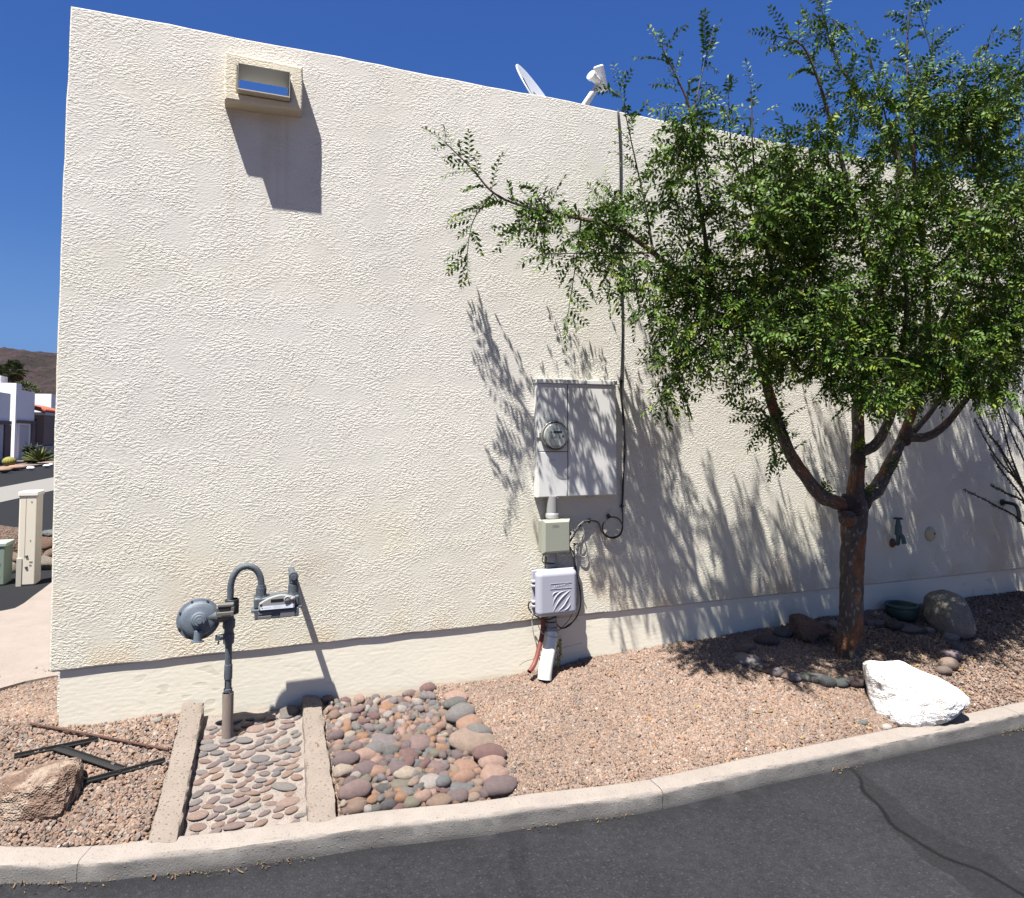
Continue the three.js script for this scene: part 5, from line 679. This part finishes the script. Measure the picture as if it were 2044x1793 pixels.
  const im = new THREE.InstancedMesh(lg, lm, leaves.length - 300); let k = 0; im.name = 'foliage'; im.userData.kind = 'stuff'; im.castShadow = im.receiveShadow = true;
  leaves.forEach((l, i) => { mtx(l, m4); if (single.has(i)) { const m = new THREE.Mesh(lg, lmats[Math.floor(r() * 6)]); m.name = 'leaf'; m.castShadow = m.receiveShadow = true; m.applyMatrix4(m4); T.add(m); } else { im.setMatrixAt(k, m4); im.setColorAt(k++, colOf(l.y, c)); } });
  T.add(im); console.log('leaves', leaves.length, 'twigs', twigs.length, 'branches', thin.length);
}
// ---------------------------------------------------------------- ocotillo at the right edge
{
  const r = rngOf(88), b = W(2118, 1170, .32); b.y = ground(b.x, b.z); const T = thing('ocotillo', 'thorny ocotillo with long thin leafy canes at the right edge', 'ocotillo', b), sm = M([.05, .042, .03], .9), lgeo = new THREE.BufferGeometry(); lgeo.setAttribute('position', new THREE.Float32BufferAttribute([0, 0, 0, -.25, .5, .05, .25, .5, .05, 0, 1, 0], 3)); lgeo.setIndex([0, 2, 1, 1, 2, 3]); lgeo.computeVertexNormals();
  const canes = [[[2044, 1046, .25], [1985, 1008, .2], [1924, 977, .18]], [[2050, 1010, .34], [2010, 985, .36], [1980, 969, .38]], [[2050, 990, .25], [1985, 908, .2], [1945, 836, .15]], [[2046, 985, .4], [2017, 905, .42], [1993, 820, .45], [1961, 770, .5]], [[2052, 1000, .5], [2000, 900, .55], [1972, 862, .55], [1946, 806, .55]], [[2070, 950, .3], [2044, 873, .3], [1991, 801, .25]], [[2075, 930, .45], [2041, 825, .5], [2007, 770, .5]], [[2090, 900, .2], [2060, 780, .2], [2044, 560, .2]], [[2060, 960, .2], [2010, 840, .14], [1990, 740, .12]], [[2100, 850, .4], [2090, 600, .5]], [[2056, 1000, .42], [2012, 930, .4], [1990, 880, .36]], [[2120, 800, .3], [2140, 400, .3]], [[2044, 1000, .3], [2000, 940, .26], [1978, 905, .24]]];
  const spots = []; canes.forEach((c) => { const P = [b.clone().add(V((r() - .5) * .1, 0, (r() - .5) * .1)), ...c.map(([x, y, p]) => W(x, y, p))]; mesh('cane', limb(P, [.01, .007, .0055, .003], 7, .03, .15, 3), sm, T); const cv = new THREE.CatmullRomCurve3(P, false, 'centripetal'), n = Math.ceil(cv.getLength() / .012); for (let k = n * .18; k < n; k++) { const p = cv.getPoint(k / n), t = cv.getTangent(k / n); for (let j = 0; j < 2; j++) spots.push([p, t]); } });
  const im = new THREE.InstancedMesh(lgeo, M([1, 1, 1], .6, { side: THREE.DoubleSide }), spots.length), o = new THREE.Object3D(), cc = new THREE.Color(); im.name = 'small_leaves'; im.userData.kind = 'stuff'; im.castShadow = im.receiveShadow = true;
  spots.forEach(([p, t], i) => { o.position.copy(p).sub(b); const d = V(r() - .5, r() - .5, r() - .5).cross(t).normalize().addScaledVector(t, .5).normalize(); o.quaternion.setFromUnitVectors(V(0, 1, 0), d); o.scale.setScalar(.012 + .011 * r()); o.updateMatrix(); im.setMatrixAt(i, o.matrix); const k = .6 + .6 * r(); im.setColorAt(i, cc.setRGB(.075 * k, .1 * k, .03 * k)); }); T.add(im);
}
// weed by the white sleeve
{
  const p = Z(452, 1585, .06); p.y = ground(p.x, p.z); const T = thing('weed', 'small yellow green weed growing beside the white pipe sleeve', 'plant', p), r = rngOf(6), g = [];
  for (let k = 0; k < 46; k++) { const h = .02 + .17 * r(), a = V(p.x + (r() - .5) * .03, p.y + h, p.z + (r() - .5) * .02), d = V(r() - .5, .6 + .5 * r(), r() - .5).normalize(), s = .02 + .02 * r(), w = d.clone().cross(V(r() - .5, r() - .5, 1)).normalize().multiplyScalar(s * .16), e = a.clone().addScaledVector(d, s), m = a.clone().addScaledVector(d, s * .5), q = new THREE.BufferGeometry(); q.setAttribute('position', new THREE.Float32BufferAttribute([...a.toArray(), ...m.clone().add(w).toArray(), ...e.toArray(), ...a.toArray(), ...e.toArray(), ...m.clone().sub(w).toArray()], 3)); q.setAttribute('uv', new THREE.Float32BufferAttribute(new Float32Array(12), 2)); q.computeVertexNormals(); g.push(q); }
  mesh('stems', [limb([p, p.clone().add(V(.004, .1, .004)), p.clone().add(V(0, .19, 0))], [.003, .0015], 5, .03), limb([p, p.clone().add(V(-.012, .08, 0)), p.clone().add(V(-.015, .14, 0))], [.0025, .0012], 5, .03)], M([.12, .13, .03], .8), T); const f = mesh('leaves', g, M([.2, .22, .04], .6, { side: THREE.DoubleSide }), T); f.userData.kind = 'stuff';
}
// ---------------------------------------------------------------- far left: pedestals, rocks, houses, palms, hill
const bp = (x, y) => [x * .1521, 953.8 + y * .1521], bq = (x, y) => [x * .1521, 681.3 + y * .1521];
{
  const a = H(...bp(212, 1400), .0), k = a.z + .13, p = W(...bp(440, 1380), k), x0 = a.x + .025, x1 = W(...bp(460, 1350), k).x, top = W(...bp(370, 205), k).y, cm = M([.72, .65, .53], .6);
  const T = thing('utility_pedestal', 'tall cream square utility pedestal with a lid behind the house corner', 'utility pedestal', V((x0 + x1) / 2, 0, k - .13));
  mesh('cover', box(x0 + .008, x1, .0, top, k - .24, k, .02), cm, T); mesh('cap', box(x0, x1 + .008, top - .035, top + .02, k - .25, k + .01, .012), M([.8, .76, .67], .55), T);
  const xs = lerp(x0, x1, .4); mesh('side_flap', box(x0 + .004, xs - .02, -.02, lerp(0, top, .3), k - .02, k + .008, .003), M([.5, .46, .38], .6), T); mesh('seam', box(xs, xs + .004, lerp(0, top, .3), top - .04, k - .002, k + .0015), M([.25, .21, .16], .7), T);
  for (const y of [.2, .32]) mesh('bolt', lathe([[.0001, .012], [.012, .01], [.016, 0]], V(xs + .022, top * (y + .0), k), V(0, 0, 1), 14), M([.12, .11, .1], .5), T);
  for (const [y, w] of [[.25, .03], [.215, .022], [.48, .01], [.9, .012]]) mesh('raised_mark', box(xs + .05, xs + .05 + w, top * y, top * y + .014, k, k + .003), M([.3, .26, .2], .7), T);
  const g0 = H(...bp(140, 1410), 0), gx = W(...bp(135, 1300), g0.z).x - .055, gt = W(...bp(100, 850), g0.z).y, gm = M([.2, .25, .2], .6), U = thing('utility_pedestal', 'short green utility pedestal cut by the left picture edge', 'utility pedestal', V(gx - .15, 0, g0.z));
  mesh('cover', box(gx - .3, gx, 0, gt - .02, g0.z - .28, g0.z, .02), gm, U); mesh('cap', box(gx - .31, gx + .012, gt - .05, gt, g0.z - .29, g0.z + .01, .012), M([.34, .4, .34], .55), U); mesh('flap', box(gx - .3, gx - .09, -.02, .14, g0.z - .01, g0.z + .006, .003), gm, U); for (const y of [.25, .12]) mesh('bolt', lathe([[.0001, .008], [.01, .006], [.012, 0]], V(gx - .06, y, g0.z), V(0, 0, 1), 12), M([.1, .12, .1], .5), U);
  const rb = hgtTex(256, 256, (u, v) => .5 + .4 * pn(u * 6, v * 6, 6, 6, 1) + .3 * pn(u * 18, v * 18, 18, 18, 2), 2), rocks = [[650, 730, 140, 90, [.36, .38, .36], 'pale grey green rock on top of the rock pile behind the house corner'], [640, 860, 170, 150, [.34, .2, .14], 'pinkish brown squarish rock, second from the top of the rock pile'], [680, 980, 170, 120, [.4, .27, .2], 'pink tan rock in the middle of the rock pile'], [600, 1110, 240, 170, [.42, .35, .28], 'large tan rock with dark underside in the rock pile right of the tall pedestal'], [600, 1260, 150, 70, [.33, .25, .18], 'low small tan rock at the foot of the rock pile'], [175, 1055, 160, 110, [.44, .31, .24], 'light pink rock between the two pedestals, upper one'], [165, 1215, 150, 190, [.46, .38, .3], 'light tan rock between the two pedestals, lower one']];
  rocks.forEach(([x, y, w, h, c, l], i) => { const z = -6.6 + i * .03, p = W(...bp(x, y), z), s = p.distanceTo(EYE) / F * .1521 * .54; mesh('rock', rockGeo(200 + i, .22, 1.5, 3, .74).scale(w * s, h * s, w * s * .8).translate(p.x, p.y, p.z), M(c, .9, { bumpMap: rb, bumpScale: .05 }), thing('landscape_rock', l, 'rock', V(p.x, Math.max(0, p.y - h * s), p.z))); });
  { const p = W(...bp(640, 1250), -7), q = W(...bp(700, 800), -7); struct('rock_bank', rockGeo(230, .2, 1.6, 3).scale(1.2, q.y * .75, .4).translate(p.x + .6, 0, -7.6), M([.13, .085, .06], .95, { bumpMap: rb, bumpScale: .05 })); struct('rock_bank', rockGeo(231, .2, 1.6, 3).scale(.8, .45, .4).translate(W(...bp(120, 1200), -7).x - .3, 0, -7.3), M([.13, .085, .06], .95, { bumpMap: rb, bumpScale: .05 })); }
}
{
  const g0 = H(...bq(300, 1545), .12), xg = g0.x, at = (x, y, k = xg) => X(...bq(x, y), k), white = M([1.08, 1.06, 1.02], .9), brown = M([.19, .14, .12], .85), doorM = M([.62, .62, .62], .6);
  // the house with the garage
  const z2 = at(205, 800).z, z25 = at(277, 800).z, z3 = at(455, 800).z, yT = at(205, 548).y, yT2 = at(360, 655).y, T = thing('townhouse', 'white flat roofed townhouse with a garage door below the palms', 'house', V(xg - 4, 0, (z2 + z3) / 2));
  mesh('wall', box(xg - 9, xg, -.1, yT, z25, z2), white, T); mesh('wall', box(xg - 9, xg - .002, -.1, yT2, z3, z25 - .003), white, T); mesh('parapet_pier', box(xg - 3.2, xg - 2, yT2, yT2 + 1.1, z25 - 4.5, z25 - 3), white, T);
  const fb = at(215, 1035).y, fl = at(215, 1075).y, dz0 = at(232, 1300).z, dz1 = at(365, 1300).z;
  mesh('fascia', box(xg - .2, xg + .12, fl, fb, z3, at(215, 1000).z), brown, T); mesh('column', box(xg - .1, xg + .1, -.1, fl - .003, z3, dz1 - .5), brown, T); mesh('column', box(xg - .1, xg + .1, -.1, fl - .003, dz0 + .1, z2 - .4), white, T);
  const dy = at(300, 1105).y, D = mesh('garage_door', box(xg - .05, xg + .03, 0, dy, dz1, dz0), doorM, T); for (let k = 0; k < 4; k++) mesh('door_panel', box(xg + .031, xg + .05, dy * k / 4 + .03, dy * (k + 1) / 4 - .03, dz1 + .06, dz0 - .06), doorM, D);
  // nearer house at the frame edge
  const x1 = xg + .5, e1 = at(135, 800, x1).z, yA = at(135, 690, x1).y, U = thing('townhouse', 'nearer grey white townhouse at the left picture edge with a brown band', 'house', V(x1 - 4, 0, e1 + 4));
  mesh('wall', box(x1 - 9, x1, -.1, yA, e1, e1 + 10), white, U); mesh('fascia', box(x1 - .2, x1 + .1, at(60, 1095, x1).y, at(60, 1045, x1).y, e1 - .02, e1 + 9), brown, U); mesh('column', box(x1 - .2, x1 + .09, -.1, at(60, 1095, x1).y - .01, e1 - .02, at(42, 1200, x1).z), brown, U); mesh('garage_door', box(x1 - .05, x1 + .02, 0, at(20, 1100, x1).y, at(40, 1200, x1).z + .1, e1 + 8), doorM, U);
  // bay with a tiled roof, iron gate, farther house
  const zb = z3 - .6, bx0 = W(...bq(440, 1200), zb).x, bx1 = W(...bq(574, 1200), zb).x, byT = W(...bq(500, 970), zb).y, Bh = thing('bay_window', 'brown bay with a terracotta tile roof beside the garage', 'bay', V((bx0 + bx1) / 2, 0, zb - 1));
  mesh('wall', box(bx0 - 1, bx1, W(...bq(500, 1365), zb).y, byT, zb - 3, zb), M([.27, .2, .17], .9), Bh); mesh('base', box(bx0 - 1, bx1 + .1, -.1, W(...bq(500, 1375), zb).y, zb - 3, zb + .05), M([.45, .43, .4], .9), Bh); mesh('window', box(lerp(bx0, bx1, .05), lerp(bx0, bx1, .25), W(...bq(500, 1310), zb).y, W(...bq(500, 1020), zb).y, zb - .02, zb + .02), M([.05, .05, .06], .2), Bh); mesh('fascia', box(bx0 - 1.2, W(...bq(605, 950), zb).x, W(...bq(500, 970), zb).y + .004, W(...bq(500, 932), zb).y, zb - 3.2, zb + .2), M([.7, .7, .68], .8), Bh);
  { const r0 = W(...bq(500, 930), zb).y, r1 = W(...bq(500, 860), zb).y, xe = W(...bq(612, 940), zb).x, tile = M([.36, .09, .05], .85); for (let k = 0; k < 9; k++) { const z = zb + .28 - k * .38; mesh('roof_tile', limb([V(xe, r0 + .04, z), V((xe + bx0) / 2, lerp(r0, r1, .62), z), V(bx0 - .8, r1 + .1, z)], [.17, .17, .17], 7, .6), tile, Bh); } }
  const zh = z3 - 16, hx0 = W(...bq(430, 800), zh).x, hx1 = W(...bq(670, 800), zh).x, hy = W(...bq(570, 690), zh).y, K = thing('townhouse', 'farther bright white townhouse block behind the iron gate', 'house', V(hx0, 0, zh - 3)); mesh('wall', box(hx0, hx1, -.1, hy, zh - 9, zh), white, K); mesh('parapet_pier', box(hx1 - .3, hx1 + .5, hy - 1.2, hy - .8, zh - 9.6, zh - 9.05), white, K); mesh('garden_wall', box(hx0, hx1 + 3, -.1, W(...bq(600, 1420), zh + 9).y, zh + 8.6, zh + 8.8), M([.08, .06, .05], .9), K);
  const zg = z3 - 4, gx0 = W(...bq(572, 1200), zg).x, gx1 = W(...bq(700, 1200), zg).x, gy0 = W(...bq(620, 1410), zg).y, gy1 = W(...bq(620, 1145), zg).y, Gt = thing('iron_gate', 'dark wrought iron gate in front of the farther white house', 'gate', V(gx0, 0, zg)), iron = M([.03, .03, .035], .6); mesh('rail', box(gx0, gx1, gy1 - .08, gy1, zg - .03, zg + .03), iron, Gt); mesh('rail', box(gx0, gx1, gy0, gy0 + .08, zg - .03, zg + .03), iron, Gt); for (let k = 0; k <= 12; k++) { const x = lerp(gx0, gx1, k / 12) ; mesh('bar', box(x - .025, x + .025, gy0 + .081, gy1 - .081, zg - .025, zg + .025), iron, Gt); } mesh('post', box(lerp(gx0, gx1, .62), lerp(gx0, gx1, .68), -.1, gy1 + .05, zg - .08, zg + .08), iron, Gt);
  // planting along the far kerb
  const r = rngOf(300), spike = (name, label, cat, x, y, w, h, c, n, dark) => { const p = H(...bq(x, y), .12), s = p.distanceTo(EYE) / F * .1521, T2 = thing(name, label, cat, p), g = []; for (let k = 0; k < n; k++) { const a = r() * 6.28, e = dark ? r() * 1.5 : .15 + r() * 1.2, d = V(Math.cos(a) * Math.cos(e), Math.sin(e), Math.sin(a) * Math.cos(e)), o = dark ? V((r() - .5) * w * s * .7, r() * h * s * .7, (r() - .5) * w * s * .7) : V(0, .08, 0), L = dark ? .3 + .2 * r() : h * s * (.7 + .4 * r()); g.push(limb([p.clone().add(o), p.clone().add(o).addScaledVector(d, L * .6), p.clone().add(o).addScaledVector(d, L).add(V(0, -.08 * L, 0))], [.03, .035, .004], 3, .3)); } const m = mesh('leaves', g, M(c, .7), T2); m.userData.kind = 'stuff'; };
  spike('shrub', 'dark green dense shrub at the right side of the garage door', 'shrub', 410, 1600, 130, 200, [.015, .025, .01], 420, true); spike('yucca', 'yellow green spiky yucca under the tiled bay', 'yucca', 525, 1605, 150, 190, [.13, .15, .035], 120, false); spike('yucca', 'small green spiky yucca at the left picture edge beyond the road', 'yucca', 20, 1520, 110, 140, [.08, .1, .025], 90, false);
  { const p = H(...bq(118, 1632), .12), R = 60 * .1521 * p.distanceTo(EYE) / F, q = thing('barrel_cactus', 'round yellow green barrel cactus beyond the road', 'cactus', p), g = new THREE.SphereGeometry(R, 48, 16), ps = g.attributes.position; for (let i = 0; i < ps.count; i++) { const a = Math.atan2(ps.getZ(i), ps.getX(i)), k = 1 + .07 * Math.cos(a * 16); ps.setXYZ(i, ps.getX(i) * k, ps.getY(i) * .85, ps.getZ(i) * k); } g.computeVertexNormals(); mesh('body', g.translate(p.x, p.y + R * .7, p.z), M([.22, .19, .03], .8), q); }
  const fr = [[30, 1580, 90, 70, [.4, .4, .38], 'pale rock left of the barrel cactus'], [60, 1680, 150, 70, [.24, .15, .1], 'low brown rock at the far kerb, leftmost'], [180, 1655, 150, 60, [.3, .17, .12], 'low reddish rock at the far kerb below the cactus'], [280, 1650, 90, 50, [.26, .17, .12], 'low brown rock at the far kerb right of the cactus'], [398, 1662, 80, 40, [.7, .7, .68], 'white painted stone at the far kerb, left one'], [610, 1632, 80, 40, [.7, .7, .68], 'white painted stone at the far kerb, middle one'], [665, 1618, 50, 34, [.7, .7, .68], 'white painted stone at the far kerb, right one']];
  fr.forEach(([x, y, w, h, c, l], i) => { const p = H(...bq(x, y + h * .4), .08), s = p.distanceTo(EYE) / F * .1521 * .5; mesh('rock', rockGeo(240 + i, .15, 1.4, 2, .8).scale(w * s, h * s, w * s).translate(p.x, p.y + h * s * .5, p.z), M(c, .9), thing('landscape_rock', l, 'rock', p)); });
  { const a = H(...bq(-300, 1760), 0), b = H(...bq(0, 1712), 0), c = H(...bq(690, 1622), 0), d = c.clone().sub(b), e = c.clone().addScaledVector(d, .8); struct('far_planter', flat([a, b, c, e, e.clone().add(V(-4, 0, -22)), a.clone().add(V(-20, 0, -18))], .1, .15), M([.17, .12, .095], .95)); }
  // palms
  const palm = (label, x, y, w, h, zz, seed) => {
    const q = rngOf(seed), p = W(...bq(x, y), zz), s = p.distanceTo(EYE) / F * .1521, T3 = thing('palm_tree', label, 'palm tree', V(p.x, 0, zz)), R = w * s * .5, gr = [], dry = [];
    mesh('trunk', limb([V(p.x, -.1, zz), V(p.x + .1, p.y * .5, zz), p], [.28, .2, .22], 9, .6, .1), M([.2, .14, .09], .9), T3);
    for (let k = 0; k < 64; k++) {
      const old = k > 46, el = old ? -1.3 + q() * .6 : -.5 + 1.9 * q(), az = q() * 6.28, d = V(Math.cos(az) * Math.cos(el), Math.sin(el), Math.sin(az) * Math.cos(el)), st = R * (.42 + .15 * q()), c = p.clone().addScaledVector(d, st), sd = d.clone().cross(V(0, 1, .01)).normalize(), nn = sd.clone().cross(d);
      for (let j = 0; j < 14; j++) { const a = (j / 13 - .5) * 2.7, dd = d.clone().multiplyScalar(Math.cos(a)).addScaledVector(sd, Math.sin(a)).addScaledVector(nn, .1), L = R * (.5 + .12 * Math.cos(a)), wv = sd.clone().multiplyScalar(Math.cos(a)).addScaledVector(d, -Math.sin(a)).multiplyScalar(R * .028), e = c.clone().addScaledVector(dd, L).add(V(0, -L * .22, 0)), m = c.clone().addScaledVector(dd, L * .6); const g = new THREE.BufferGeometry(); g.setAttribute('position', new THREE.Float32BufferAttribute([...c.toArray(), ...m.clone().add(wv).toArray(), ...e.toArray(), ...c.toArray(), ...e.toArray(), ...m.clone().sub(wv).toArray()], 3)); g.setAttribute('uv', new THREE.Float32BufferAttribute(new Float32Array(12), 2)); g.computeVertexNormals(); (old ? dry : gr).push(g); }
      (old ? dry : gr).push(limb([p, c], [.03, .02], 3, 2));
    }
    mesh('crown', gr, M([.075, .095, .025], .6, { side: THREE.DoubleSide }), T3); mesh('dry_skirt', dry, M([.2, .13, .05], .8, { side: THREE.DoubleSide }), T3);
  };
  palm('dark green fan palm above the white roof, right of the two', 178, 385, 250, 260, zh - 4, 1); palm('yellowish fan palm above the white roof, left of the two', 5, 430, 210, 220, zh - 1, 2);
  { const p = W(...bq(310, 590), zh - 2), T4 = thing('bush', 'small round green bush top showing between the white roofs', 'bush', V(p.x, 0, p.z)), g = []; for (let k = 0; k < 500; k++) { const d = V(r() - .5, r() - .5, r() - .5).normalize(), o = p.clone().add(V(d.x * 1.1, d.y * .9 - .6, d.z * 1.1)); g.push(limb([o, o.clone().addScaledVector(d, .25)], [.09, .01], 3, .3)); } const m = mesh('crown', g, M([.07, .085, .025], .8), T4); m.userData.kind = 'stuff'; mesh('trunk', cyl(V(p.x, 0, p.z), V(p.x, p.y - .6, p.z), .12), M([.1, .07, .05], .9), T4); }
}
{ // rocky desert hill
  const hm = colTex(1024, 512, (u, v) => { const n = .5 * pn(u * 60, v * 40, 60, 40, 1) + .4 * pn(u * 160, v * 110, 160, 110, 2), t = sst(-.3, .4, pn(u * 24, v * 20, 24, 20, 5)), d = sst(.2, .42, pn(u * 240, v * 160, 240, 160, 8)), k = (1 + .5 * n) * (1 - .5 * d); return [lerp(.042, .028, t) * k, lerp(.029, .022, t) * k, lerp(.027, .019, t) * k]; });
  const pos = [], uv = [], idx = [], na = 300, nr = 40;
  for (let j = 0; j <= nr; j++) for (let i = 0; i <= na; i++) { const a = lerp(-1.5, 1.2, i / na), t = j / nr, R = lerp(260, 620, t), ridge = 75 + 6 * n3(a * 9, 3, 0, 2) + 3 * n3(a * 31, 1, 0, 3) + 26 * n3(a * 2.2 + 9, 2, 0, 4) * sst(.12, .5, Math.abs(a + .28)); const y = -1 + (ridge - 15) * Math.pow(sst(0, 1, t), .9) * (1 + .0 * t) + (t > .05 ? 7 * n3(a * 40, t * 9, 1, 5) * (1 - t) * t * 2 + 2.2 * n3(a * 130, t * 30, 2, 6) * (t < .97 ? 1 : .3) : 0); pos.push(Math.sin(a) * R, y, -Math.cos(a) * R); uv.push(i / na * 3, t); }
  for (let j = 0; j < nr; j++) for (let i = 0; i < na; i++) { const k = j * (na + 1) + i; idx.push(k, k + 1, k + na + 1, k + 1, k + na + 2, k + na + 1); }
  const g = new THREE.BufferGeometry(); g.setAttribute('position', new THREE.Float32BufferAttribute(pos, 3)); g.setAttribute('uv', new THREE.Float32BufferAttribute(uv, 2)); g.setIndex(idx); g.computeVertexNormals(); struct('hill', g, MD([.9, .88, .92], { map: hm, side: THREE.DoubleSide }));
}
renderer.render(scene, camera);
